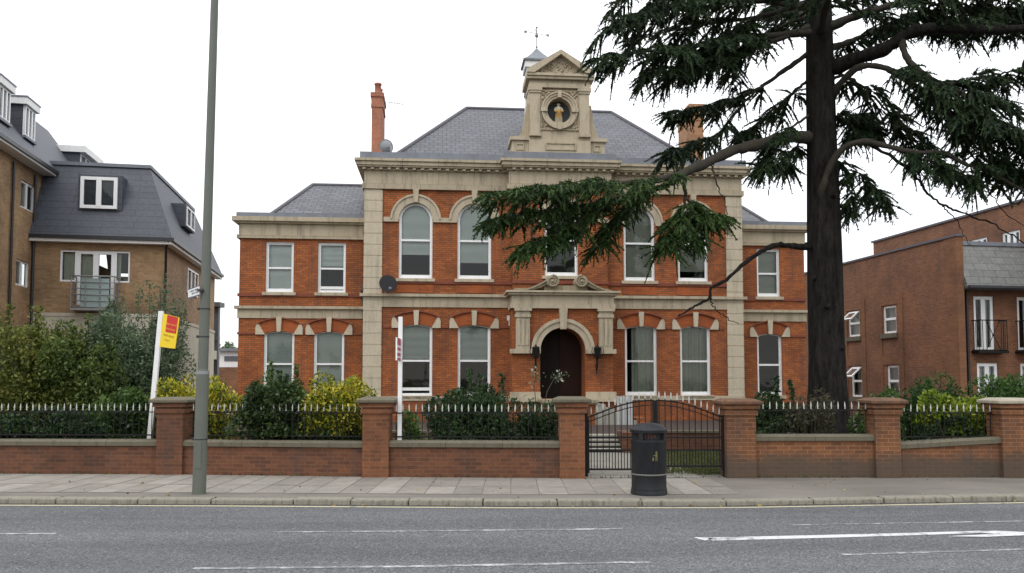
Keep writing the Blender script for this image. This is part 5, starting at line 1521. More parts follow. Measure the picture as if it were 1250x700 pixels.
gate_leaf('right leaf of the arched iron gates, behind the litter bin', 882.5, 801.5, -1)
# hanging posts
for px, lab in ((715.3, 'slim black iron gate post against the left gate pier'), (884.6, 'slim black iron gate post against the right gate pier')):
    t = thing('gate_post', lab, 'post', (P(px, 540, YG+.01).x, YG+0.01, 0), 0, 'iron gate posts')
    mb = MB(); mb.box(-0.035, 0.035, -0.035, 0.035, -0.05, 1.2); mb.build('post_shaft', M['iron'], t)
    mb = MB(); mb.lathe([(0.05, 1.2), (0.05, 1.22), (0.02, 1.25), (0.001, 1.26)], (0, 0, 0), 8); mb.build('finial', M['iron'], t)

# ------------------------------------------------------------------ street lamp
def poly_at(pts, zs):
    return pts
b0 = P(243, 600, 13.5); t0 = P(262, 0, 13.5)
dirv = (t0-b0)/(t0.z-b0.z)
lamp = thing('street_lamp', 'tall grey green tapered street lamp post on the pavement edge', 'street lamp', (b0.x, b0.y, 0))
def lp(z): return (dirv.x*z, 0, z)
zj = P(250, 455, 13.5).z
mb = MB(); mb.tube([lp(-0.05), lp(0.4), lp(zj-0.1), lp(zj-0.02), lp(zj+0.06)], [0.108, 0.107, 0.100, 0.098, 0.082], 20, cap=False)
mb.tube([lp(zj+0.06), lp(5.0), lp(9.2)], [0.082, 0.072, 0.060], 20)
mb.build('post', M['grey_green'], lamp)
mb = MB(); mb.tube([lp(zj-0.03), lp(zj+0.025)], 0.103, 20); mb.build('collar', M['galv'], lamp)
mb = MB()
for py in (412, 378, 537):
    z = P(250, py, 13.5).z; r_ = 0.087 if z > zj else 0.106
    mb.tube([lp(z), lp(z+0.018)], r_, 18); mb.box(lp(z)[0]-r_-0.03, lp(z)[0]-r_+0.01, -0.03, 0.02, z-0.01, z+0.03)
mb.build('strap', M['black_plastic'], lamp)
mb = MB(); mb.box(lp(0.9)[0]-0.05, lp(0.9)[0]+0.05, -0.112, -0.09, 0.42, 0.86); mb.build('access_door', M['grey_green'], lamp)
mb = MB(); mb.tube([lp(9.15), (lp(9.2)[0], -0.4, 9.6), (lp(9.2)[0], -1.3, 9.8)], [0.05, 0.045, 0.04], 10); mb.build('bracket', M['grey_green'], lamp)
mb = MB(); mb.lathe([(0.001, -0.06), (0.12, -0.05), (0.16, 0.02), (0.10, 0.1), (0.001, 0.12)], (lp(9.2)[0], -1.6, 9.8), 16, sy=2.4); mb.build('lantern', M['galv'], lamp)
# finger sign strapped to the lamp
c = [P(229.6, 354.5, 13.38), P(243.2, 349.5, 13.38), P(243.2, 359.5, 13.38), P(229.6, 363.5, 13.38)]
fs = thing('finger_sign', 'small white finger sign with grey lettering strapped to the street lamp', 'sign', c[3])
loc = [p-c[3] for p in c]
mb = MB(); a, b_, cc, d = loc
bk = Vector((0, 0.02, 0)); mb.hexa([d, cc, cc+bk, d+bk, a, b_, b_+bk, a+bk]); mb.build('plate', M['sign_white'], fs)
mb = MB()
dn = Vector((0, 0, -0.02)); mb.hexa([d+dn-bk*.1, cc+dn-bk*.1, cc+dn+bk*1.1, d+dn+bk*1.1, d-bk*.1, cc-bk*.1, cc+bk*1.1, d+bk*1.1]); 
mb.hexa([a-bk*.1, b_-bk*.1, b_+bk*1.1, a+bk*1.1, a-dn*.8-bk*.1, b_-dn*.8-bk*.1, b_-dn*.8+bk*1.1, a-dn*.8+bk*1.1]); mb.build('edge_trim', M['sign_grey'], fs)
mb = MB(); random.seed(3)
for row in (0.30, 0.66):
    u = 0.14 if row < .5 else 0.34
    while u < (0.9 if row < .5 else 0.8):
        w_ = random.choice([0.05, 0.07, 0.08])
        pa = a.lerp(b_, u).lerp(d.lerp(cc, u), row-0.11); pb_ = a.lerp(b_, u+w_).lerp(d.lerp(cc, u+w_), row-0.11)
        pc = a.lerp(b_, u+w_).lerp(d.lerp(cc, u+w_), row+0.11); pd = a.lerp(b_, u).lerp(d.lerp(cc, u), row+0.11)
        o_ = Vector((0, -0.003, 0)); mb.add([pd+o_, pc+o_, pb_+o_, pa+o_], [(0, 1, 2, 3)]); u += w_+random.choice([0.025, 0.025, 0.06])
mb.build('lettering', M['sign_grey'], fs)
mb = MB(); q = b_.lerp(cc, 0.5); mb.box(q.x-0.03, q.x+0.06, -0.01, 0.14, q.z-0.02, q.z+0.02); mb.build('clamp', M['black_plastic'], fs)

# ------------------------------------------------------------------ litter bin
bc = ground(791, 602, 0.0)
binr = thing('litter_bin', 'black domed litter bin with gold emblem standing on the pavement before the gates', 'litter bin', (bc.x, 13.5, 0))
rb = 0.282
mb = MB(); mb.lathe([(rb+0.014, 0.0), (rb+0.014, 0.055), (rb+0.006, 0.07), (rb+0.010, 0.085), (rb, 0.115), (rb, 0.33), (rb+0.003, 0.34), (rb+0.004, 0.84), (rb+0.007, 0.85)], (0, 0, 0), 48)
mb.build('body', M['bin'], binr)
mb = MB(); mb.lathe([(rb+0.006, 0.315), (rb+0.011, 0.318), (rb+0.011, 0.338), (rb+0.006, 0.341)], (0, 0, 0), 48); mb.build('band', M['bin_band'], binr)
# hood with four openings
mb = MB()
def arcband(r0, r1, a0, a1, z0, z1, n=14):
    for k in range(n):
        p, q = a0+(a1-a0)*k/n, a0+(a1-a0)*(k+1)/n
        mb.hexa([(r1*math.cos(p), r1*math.sin(p), z0), (r1*math.cos(q), r1*math.sin(q), z0), (r0*math.cos(q), r0*math.sin(q), z0), (r0*math.cos(p), r0*math.sin(p), z0),
                 (r1*math.cos(p), r1*math.sin(p), z1), (r1*math.cos(q), r1*math.sin(q), z1), (r0*math.cos(q), r0*math.sin(q), z1), (r0*math.cos(p), r0*math.sin(p), z1)])
ro = rb+0.012
arcband(0.2, ro, 0, 2*math.pi, 0.845, 0.885, 48); arcband(0.2, ro, 0, 2*math.pi, 1.0, 1.035, 48)
for k in range(4):
    ac = R(-79)+k*math.pi/2
    arcband(0.2, ro-0.001, ac+R(38), ac+R(52), 0.884, 1.001, 4)
mb.lathe([(ro+0.012, 1.03), (ro+0.014, 1.05), (ro-0.005, 1.065), (ro-0.03, 1.085), (0.22, 1.12), (0.13, 1.148), (0.001, 1.16)], (0, 0, 0), 48)
hood = mb.build('hood', M['bin'], binr)
mb = MB(); mb.lathe([(0.235, 0.83), (0.235, 1.03)], (0, 0, 0), 40); mb.build('liner', M['void'], binr)
def text_obj(body, size, m, parent, loc, rot, name='lettering', space=1.0, ext=0.0015):
    cu = bpy.data.curves.new(name, 'FONT'); cu.body = body; cu.size = size; cu.align_x = 'CENTER'; cu.align_y = 'CENTER'; cu.extrude = ext; cu.space_character = space; cu.offset = size*0.012
    tmp = bpy.data.objects.new(name, cu); COL.objects.link(tmp)
    bpy.context.view_layer.update()
    me = bpy.data.meshes.new_from_object(tmp.evaluated_get(bpy.context.evaluated_depsgraph_get()))
    bpy.data.objects.remove(tmp); bpy.data.curves.remove(cu)
    me.materials.clear(); me.materials.append(m)
    o = bpy.data.objects.new(name, me); COL.objects.link(o); o.parent = parent; o.location = loc; o.rotation_euler = rot
    return o
to = text_obj('LITTER', 0.088, M['dull_red'], hood, (0, 0, 0), (0, 0, 0), space=1.05)
for v in to.data.vertices:                     # wrap the word round the drum
    an = R(-90-12) + v.co.x/0.243; rad_ = 0.240 + v.co.z
    v.co = (rad_*math.cos(an), rad_*math.sin(an), 0.945+v.co.y)
# gold emblem: a little figure dropping litter into a basket
mb = MB(); er = rb+0.010; ea = R(-90+13)
def em(u, v, w_, h_):
    a0, a1 = ea+(u-w_/2)/er, ea+(u+w_/2)/er
    arc = [(er*math.cos(x), er*math.sin(x)) for x in (a0, a1)]
    mb.add([(arc[0][0], arc[0][1], v-h_/2), (arc[1][0], arc[1][1], v-h_/2), (arc[1][0], arc[1][1], v+h_/2), (arc[0][0], arc[0][1], v+h_/2)], [(0, 1, 2, 3)])
em(0.012, 0.695, 0.03, 0.03); em(0.012, 0.645, 0.034, 0.06); em(0.002, 0.59, 0.013, 0.07); em(0.024, 0.59, 0.013, 0.07); em(-0.022, 0.648, 0.04, 0.013); em(-0.042, 0.585, 0.026, 0.05); em(-0.042, 0.625, 0.01, 0.012)
mb.build('emblem', M['gold'], binr)

# ------------------------------------------------------------------ agents' signs
YS = 16.85
def sp(px, py, dy=0.0): return P(px, py, YS+dy)
base = sp(182, 541); base.z = 0.0
ss = thing('agents_sign', 'yellow and red agents board on a leaning white post left of the street lamp', 'sign', (base.x, YS, 0))
O = Vector((base.x, YS, 0))
pa, pb_ = sp(182.5, 540)-O, sp(197, 380)-O
dirp = (pb_-pa).normalized(); low = pa - dirp*(pa.z/dirp.z)
mb = MB(); s_ = 0.047; rx = Vector((1, 0, 0))*s_; ry = Vector((0, 1, 0))*0.035
mb.hexa([low-rx-ry, low+rx-ry, low+rx+ry, low-rx+ry, pb_-rx-ry, pb_+rx-ry, pb_+rx+ry, pb_-rx+ry]); mb.build('post', M['sign_white'], ss)
TL, TR, BR, BL = (sp(*q, -0.03)-O for q in ((199.5, 383), (219.3, 388), (213.8, 426), (194.8, 423.5)))
bk = Vector((0, 0.012, 0))
mb = MB(); mb.hexa([BL-bk, BR-bk, BR+bk, BL+bk, TL-bk, TR-bk, TR+bk, TL+bk]); bd = mb.build('board', M['sign_yellow'], ss)
def bil(u, v, off): return TL.lerp(TR, u).lerp(BL.lerp(BR, u), v) + Vector((0, -off, 0))
mb = MB(); mb.add([bil(.27, .53, .0155), bil(.93, .53, .0155), bil(.93, .01, .0155), bil(.27, .01, .0155)], [(0, 1, 2, 3)]); mb.build('red_panel', M['sign_red'], bd)
ang = math.atan2((TR-TL).z, (TR-TL).x)
rot = (R(90), -ang, 0)
def tx(body, u, v, size, m, space=1.0):
    text_obj(body, size, m, bd, bil(u, v, .020), (R(90), 0, 0), space=space).rotation_euler = (Matrix.Rotation(-ang, 3, 'Y') @ Matrix.Rotation(R(90), 3, 'X')).to_euler()
tx('barnard', .60, .27, 0.066, M['sign_orange']); tx('marcus', .58, .42, 0.066, M['sign_orange'])
tx('FOR SALE', .50, .63, 0.052, M['sign_ochre']); tx('house', .42, .76, 0.04, M['sign_ochre']); 
YS2 = 15.98
base = P(487.5, 536, YS2); O2 = Vector((base.x, YS2+0.05, 0))
s2 = thing('sign_pole', 'slim white sign pole with red lettered board seen edge on before the house', 'sign', O2)
top = P(489, 387, YS2+.05)-O2
mb = MB(); lowp = Vector((0, 0, 0.3)); rx = Vector((0.04, 0, 0)); ry = Vector((0, 0.03, 0))
mb.hexa([lowp-rx-ry, lowp+rx-ry, lowp+rx+ry, lowp-rx+ry, top-rx-ry, top+rx-ry, top+rx+ry, top-rx+ry]); mb.build('post', M['sign_white'], s2)
zt_, zb_ = P(488, 414, YS2).z, P(488, 441, YS2).z
mb = MB(); fr = (zt_-0.3)/(top.z-0.3); xo = top.x*fr
mb.hexa([(xo-0.015, -0.04, zb_), (xo+0.015, -0.04, zb_), (xo+0.025, -0.62, zb_), (xo-0.005, -0.62, zb_), (xo-0.015, -0.04, zt_), (xo+0.015, -0.04, zt_), (xo+0.025, -0.62, zt_), (xo-0.005, -0.62, zt_)])
mb.f = [f[::-1] for f in mb.f]
bd2 = mb.build('board', M['sign_white'], s2)
mb = MB()
for (va, vb) in ((0.0, .32), (.42, .55), (.66, .8), (.88, 1.0)):
    A_ = Vector((xo+0.018, -0.06, 0)); B_ = Vector((xo+0.0275, -0.60, 0))
    z1_, z2_ = zt_+(zb_-zt_)*va, zt_+(zb_-zt_)*vb
    mb.quad((B_.x, B_.y, z2_), (A_.x, A_.y, z2_), (A_.x, A_.y, z1_), (B_.x, B_.y, z1_))
mb.build('red_marking', plain_mat('faded red print', (0.42, 0.09, 0.12), 0.5), bd2)
# ------------------------------------------------------------------ planting
rng = np.random.default_rng(12)
def unit(v): return v/np.maximum(np.linalg.norm(v, axis=-1, keepdims=True), 1e-9)

def leaves(centres, normals, size, aspect=0.45, jitter=0.9, fold=0.25, sizevar=0.6, droop=0.0):
    """diamond leaves at the given points, pointing roughly along the normals"""
    n = len(centres)
    d = unit(normals + rng.normal(size=(n, 3))*jitter + np.array([0, 0, -droop]))
    r = unit(np.cross(d, rng.normal(size=(n, 3))))
    nn = np.cross(d, r)
    L = size*(1 + sizevar*rng.uniform(-1, 1, size=(n, 1)))
    W = L*aspect
    a = centres - d*L*0.5
    b = centres + r*W*0.5 + nn*L*fold*0.3
    c = centres + d*L*0.5
    e = centres - r*W*0.5 + nn*L*fold*0.3
    return np.stack([a, b, c, e], axis=1)

def bush(label, px0, px1, ytop, Y, stops, n=4200, size=0.07, z0=0.0, depth=None, aspect=0.5, lumps=34, name='shrub', cat='shrub', rough=0.5, spec=0.35,
         jitter=0.9, fill=1.0, tall=(), group=None, ztop=None, gloss=None, fluff=1.0, stems=6, mat=None, shoots=0):
    xa, xb = P(px0, ytop, Y).x, P(px1, ytop, Y).x
    zt = P((px0+px1)/2, ytop, Y).z if ztop is None else ztop
    cx, w, h = (xa+xb)/2, (xb-xa)/2, zt-z0
    dp = depth if depth else min(w*0.8, 0.9)
    t = thing(name, label, cat, (cx, Y, z0), 0, group)
    pts, nrm = [], []
    n = int(n*2.9); k = int(n/lumps)
    tall = list(tall)
    for i in range(shoots):
        q_ = rng.uniform(-0.9, 0.9); tall.append((q_, (0.5+0.5*math.sqrt(1-q_*q_))*rng.uniform(1.0, 1.13)))
    for i in range(lumps):
        # lumps spread over a rounded outline, flat at the bottom
        u = rng.normal(size=3); u /= np.linalg.norm(u); u = np.sign(u)*np.abs(u)**0.7*0.97
        rr_ = rng.uniform(0.30, 0.84)
        c = np.array([u[0]*w*rr_, u[1]*dp*rr_, h*0.5 + u[2]*h*0.5*rr_])
        if c[2] < h*0.3: c[0] = c[0]*1.15
        lr = rng.uniform(0.24, 0.42)*fluff
        q = rng.normal(size=(k, 3)); q = unit(q)*rng.uniform(0.45, 1.0, size=(k, 1))**0.5
        p = c + q*np.array([w, dp, h*0.55])*lr*np.array([1.0, 1.0, 1.0])
        pts.append(p); nrm.append(unit(q)+np.array([0, 0, 0.25]))
    for (tx_, th) in tall:                 # shoots standing proud of the outline
        for s_ in range(3):
            zz = rng.uniform(0.75, 1.0, size=40)*th*h
            p = np.stack([tx_*w + rng.normal(size=40)*0.03*w + (zz-h)*0.06*rng.normal(), rng.normal(size=40)*0.05, zz], axis=1)
            pts.append(p); nrm.append(rng.normal(size=(40, 3)))
    pts = np.concatenate(pts); nrm = np.concatenate(nrm)
    fr_ = np.array([wall_y(x+cx) for x in pts[:, 0]])
    ok = (pts[:, 2] > 0.02) & ((pts[:, 1]+Y > fr_+0.42) | ((pts[:, 2]+z0 > 0.74) & (pts[:, 1]+Y > fr_+0.02)))   # nothing grows through the wall
    pts, nrm = pts[ok], nrm[ok]
    m = mat if mat else leaf_mat(label[:40]+' leaf', stops, rough, spec)
    quads_object('foliage', leaves(pts, nrm, size, aspect, jitter), m, t)
    if stems:
        mb = MB()
        for i in range(stems):
            an = rng.uniform(0, 6.28); r0 = rng.uniform(0.02, 0.12)
            a = Vector((math.cos(an)*r0, math.sin(an)*r0, -0.05)); u = rng.uniform(-0.75, 0.75)
            b = Vector((u*w*0.6, rng.uniform(-.5, .5)*dp, h*0.55)); c = Vector((u*w*0.95, b.y*1.2, h*rng.uniform(0.75, 0.92)))
            mb.tube([a, b, c], [0.022, 0.014, 0.005], 5)
        for (tx_, th) in tall: mb.tube([(tx_*w*0.6, 0, h*.3), (tx_*w, 0, h*th*0.98)], [0.012, 0.004], 4)
        mb.build('stem', M['twig'], t, uv=False)
    return t
G_DARK = [(0.15, (0.010, 0.020, 0.010)), (0.5, (0.027, 0.056, 0.018)), (0.85, (0.065, 0.115, 0.038))]
G_MID = [(0.15, (0.018, 0.042, 0.010)), (0.5, (0.052, 0.105, 0.022)), (0.85, (0.115, 0.18, 0.04))]
G_OLIVE = [(0.1, (0.025, 0.037, 0.009)), (0.5, (0.10, 0.125, 0.022)), (0.8, (0.21, 0.215, 0.048)), (1.0, (0.21, 0.13, 0.035))]
G_GREY = [(0.15, (0.03, 0.052, 0.028)), (0.5, (0.09, 0.135, 0.07)), (0.9, (0.19, 0.24, 0.145))]
G_YEL = [(0.22, (0.03, 0.065, 0.010)), (0.42, (0.14, 0.19, 0.018)), (0.6, (0.42, 0.38, 0.022)), (0.9, (0.66, 0.56, 0.08))]
G_LIME = [(0.1, (0.03, 0.06, 0.010)), (0.5, (0.15, 0.22, 0.018)), (0.85, (0.34, 0.38, 0.03))]
G_PALE = [(0.15, (0.05, 0.10, 0.02)), (0.5, (0.12, 0.20, 0.05)), (0.9, (0.24, 0.32, 0.12))]
G_BROWN = [(0.15, (0.025, 0.03, 0.014)), (0.5, (0.06, 0.06, 0.03)), (0.85, (0.12, 0.10, 0.05))]

bush('broad olive green shrub with brownish tips at the far left behind the railing', -85, 118, 390, 18.6, G_OLIVE, n=13000, shoots=16, size=0.085, lumps=80, depth=1.3, fluff=0.8)
bush('mid green rounded shrub between the olive shrub and the grey leaved one', 50, 176, 400, 18.9, [(0.1, (0.02, 0.038, 0.011)), (0.5, (0.075, 0.118, 0.024)), (0.9, (0.16, 0.20, 0.045))], n=8500, size=0.08, lumps=56, shoots=9, depth=1.2)
bush('tall loose grey green shrub behind the yellow agents board', 104, 242, 366, 19.4, G_GREY, n=11000, shoots=14, size=0.085, lumps=70, depth=1.2, aspect=0.3, fluff=0.8)
bush('thin twiggy pale leaved sapling in front of the apartment corner', 168, 228, 328, 20.2, G_GREY, n=1500, size=0.085, lumps=60, depth=0.9, aspect=0.35, fluff=0.7, name='sapling', cat='sapling', stems=12)
bush('low dark glossy laurel hedge behind the far left railing', -110, 196, 497, 17.0, G_DARK, n=9000, size=0.095, lumps=90, depth=0.5, name='hedge', cat='hedge', fluff=0.5, rough=0.4, spec=0.35, stems=14)
bush('bright green shrub just left of the leaning agents post', 118, 196, 470, 17.5, G_MID, n=3600, size=0.08, lumps=36, depth=0.5)
bush('yellow variegated shrub directly behind the street lamp', 182, 300, 451, 17.3, G_YEL, n=5200, size=0.075, lumps=44, depth=0.6)
bush('dark glossy shrub right of the street lamp, half over the railing', 284, 384, 464, 16.55, [(0.15, (0.014, 0.026, 0.010)), (0.5, (0.036, 0.068, 0.02)), (0.85, (0.095, 0.14, 0.04))], n=8500, size=0.085, lumps=64, depth=0.55, tall=((0.15, 1.1), (0.3, 1.06)), rough=0.4, spec=0.35)
bush('mid green upright shrub at the lower left windows of the house', 300, 388, 458, 18.2, G_MID, n=3400, size=0.08, lumps=40, depth=0.6, tall=((-0.3, 1.16), (0.4, 1.12)))
bush('yellow green shrub against the pier left of the slim white sign pole', 360, 462, 460, 16.5, G_YEL, n=5200, size=0.072, lumps=44, depth=0.45)
bush('dark undergrowth below the yellow green shrub behind its railing', 352, 446, 514, 16.5, G_DARK, n=3600, size=0.075, lumps=34, depth=0.3)
bush('small pale green leafy plant at the foot of the slim white sign pole', 474, 526, 504, 16.6, G_PALE, n=1800, size=0.06, lumps=20, depth=0.4, name='plant', cat='plant')
bush('round dark evergreen bush with thin vine shoots behind the railing left of the gate', 520, 640, 466, 17.2, G_DARK, n=9500, size=0.07, lumps=70, depth=0.8, tall=((-0.1, 1.16), (0.1, 1.08), (0.55, 1.1)), name='bush', cat='bush')
bush('small dark rose bush against the left gate pier', 622, 690, 492, 16.7, G_DARK, n=2600, size=0.07, lumps=30, depth=0.4)
bush('low dark ivy bed in front of the right wing behind the railing', 905, 1000, 478, 17.6, G_DARK, n=4200, size=0.08, lumps=40, depth=0.6, tall=((-0.1, 1.2), (0.3, 1.15)))
bush('sparse brownish twiggy shrub just left of the cedar trunk', 950, 1022, 476, 17.2, G_BROWN, n=1500, size=0.07, lumps=44, depth=0.5, aspect=0.4, stems=14)
bush('low mixed green planting right of the cedar trunk beside the pier', 1036, 1105, 474, 17.4, G_MID, n=2600, size=0.07, lumps=30, depth=0.5)
bush('dense mid green rounded shrub in front of the brown brick corner', 1076, 1176, 458, 18.0, [(0.15, (0.014, 0.035, 0.009)), (0.5, (0.035, 0.085, 0.018)), (0.85, (0.08, 0.15, 0.03))], n=6000, size=0.07, lumps=48, depth=0.7)
bush('lime green leafy shrub behind the far right railing', 1120, 1214, 475, 16.8, G_LIME, n=5400, size=0.085, lumps=44, depth=0.5)
bush('clipped green shrub behind the pale capped pier at the far right', 1166, 1330, 454, 18.2, [(0.15, (0.015, 0.04, 0.009)), (0.5, (0.04, 0.095, 0.02)), (0.85, (0.09, 0.17, 0.03))], n=6500, size=0.07, lumps=50, depth=0.7)
bush('dark low hedge at the base of the far right railing', 1098, 1230, 505, 16.55, G_DARK, n=5200, size=0.075, lumps=50, depth=0.25, name='hedge', cat='hedge', fluff=0.5)

# rose with long arching stems before the entrance
t = thing('climbing_rose', 'tall thin rose stems with pale flower clusters in front of the dark doorway', 'rose', (P(662, 500, 17.2).x, 17.2, 0))
mb = MB(); pts = []
ox = t.location.x
for path in ([(655, 540), (655, 500), (652, 470), (655, 452)], [(660, 540), (662, 505), (668, 478), (676, 463), (684, 458)], [(650, 540), (648, 505), (645, 488)], [(664, 540), (670, 510), (684, 492)]):
    pp = [P(a, b, 17.2)-Vector((ox, 17.2, 0)) for a, b in path]
    mb.tube(pp, [0.014]+[0.009]*(len(pp)-2)+[0.004], 5); pts += [pp[-1], pp[-1].lerp(pp[-2], 0.4), pp[-1].lerp(pp[-2], 0.8)]
mb.build('stem', M['twig'], t, uv=False)
c = np.concatenate([np.array(p)+rng.normal(size=(16, 3))*np.array([0.07, 0.06, 0.06]) for p in pts])
quads_object('foliage', leaves(c, rng.normal(size=c.shape), 0.06, 0.5), leaf_mat('rose leaf', G_GREY), t)
c = np.concatenate([np.array(p)+rng.normal(size=(7, 3))*0.06 for p in (pts[3], pts[4], pts[0])])
quads_object('flower', leaves(c, rng.normal(size=c.shape), 0.05, 0.9), leaf_mat('pale rose petal', [(0.2, (0.4, 0.4, 0.33)), (0.8, (0.6, 0.6, 0.5))]), t)

# lawn blades seen through the gate
n = 9000
c = np.stack([rng.uniform(3.0, 5.4, n), rng.uniform(16.2, 21.6, n), np.full(n, 0.03)], axis=1)
g = leaves(c, np.tile(np.array([[0, 0, 1.0]]), (n, 1)), 0.09, 0.14, 0.5)
tag(quads_object('lawn_grass', g, M['grass']), 'short yellow green lawn grass behind the right gate', 'grass', kind='stuff')
n = 1500
c = np.stack([rng.uniform(-11, 11, n), np.zeros(n), np.full(n, 0.02)], axis=1); c[:, 1] = [wall_y(x)-abs(rng.normal())*0.03 for x in c[:, 0]]
c = c[(rng.random(n) < 0.25)]
tag(quads_object('weeds', leaves(c, np.tile(np.array([[0, -0.4, 1.0]]), (len(c), 1)), 0.05, 0.3, 0.7), leaf_mat('weed leaf', G_MID)), 'tiny weeds growing at the foot of the boundary wall', 'weeds', kind='stuff')

# a few fallen leaves along the kerb and footway
n = 170
c = np.stack([rng.uniform(-9, 9, n), np.zeros(n), np.zeros(n)], axis=1)
for i in range(n):
    k = rng.random(); x = c[i, 0]
    if k < 0.6: c[i, 1] = kerb_y(x)-abs(rng.normal())*0.05-0.01; c[i, 2] = ROAD_Z+0.012
    else: c[i, 1] = rng.uniform(kerb_y(x)+0.3, wall_y(x)-0.05); c[i, 2] = 0.014
nf_ = rng.normal(size=(n, 3)); nf_[:, 2] *= 0.12
tag(quads_object('fallen_leaves', leaves(c, nf_, 0.045, 0.6, 0.05, 0.1), leaf_mat('fallen leaf', [(0.2, (0.10, 0.06, 0.02)), (0.6, (0.22, 0.15, 0.04)), (0.9, (0.36, 0.30, 0.08))], trans=0.0)), 'scattered small fallen leaves along the kerb and footway', 'leaves', kind='stuff')

# distant trees in the gap
for (px0, px1, yt, Y, lab) in ((258, 300, 417, 95, 'distant green tree beyond the white building in the gap'),):
    bush(lab, px0, px1, yt, Y, G_GREY, n=2600, size=0.45, lumps=36, depth=3.0, name='tree', cat='tree')

# ------------------------------------------------------------------ the cedar
CY = 20.0
def cp(px, py, Y): return np.array(P(px, py, Y))
tree_base = P(1012, 520, CY); tree_base.z = 0
cedar = thing('cedar_tree', 'huge dark cedar with thick trunk and drooping needle sprays in front of the right wing', 'tree', tree_base)
TB = np.array(tree_base)
tp = [(1012, 553, 78), (1012, 535, 60), (1012, 510, 50), (1011, 470, 44), (1009.5, 400, 41.5), (1007, 300, 38.5), (1004, 200, 36), (1001, 100, 33), (999, 0, 30), (998, -120, 26), (997, -260, 18), (996, -380, 8)]
mb = MB(); pts = [Vector(cp(a, b, CY)-TB) for a, b, w in tp]; rad = [w/2*CY/1000 for a, b, w in tp]
pp, rr2 = [], []
for i in range(len(pts)-1):
    for k in range(4):
        u = k/4; pp.append(pts[i].lerp(pts[i+1], u)); rr2.append(rad[i]*(1-u)+rad[i+1]*u)
pp.append(pts[-1]); rr2.append(rad[-1])
mb.tube(pp, rr2, 22)
for i, v in enumerate(mb.v[:22*len(pp)]):
    k = i % 22; r = i//22; c = pp[r]
    f = 1+0.06*math.sin(k*2*math.pi/22*5+r*0.13)+0.035*math.sin(k*2*math.pi/22*11+r*0.4)+(0.16*math.sin(k*2*math.pi/22*4+1) if r < 7 else 0)
    mb.v[i] = (c.x+(v[0]-c.x)*f, c.y+(v[1]-c.y)*f, v[2])
for z_, an in ((5.2, 2.4), (3.6, 4.4), (6.3, 4.9), (2.6, 5.2), (4.3, 3.7)):
    mb.tube([(0.1*math.cos(an), 0.1*math.sin(an), z_), (0.5*math.cos(an), 0.5*math.sin(an), z_+0.05)], [0.10, 0.06], 7)
mb.build('trunk', M['bark'], cedar)

def smooth_path(p, n=8):
    p = np.array(p); out = []
    for i in range(len(p)-1):
        p0, p1, p2, p3 = p[max(i-1, 0)], p[i], p[i+1], p[min(i+2, len(p)-1)]
        for k in range(n):
            t_ = k/n
            out.append(0.5*((2*p1)+(-p0+p2)*t_+(2*p0-5*p1+4*p2-p3)*t_**2+(-p0+3*p1-3*p2+p3)*t_**3))
    out.append(p[-1]); return np.array(out)

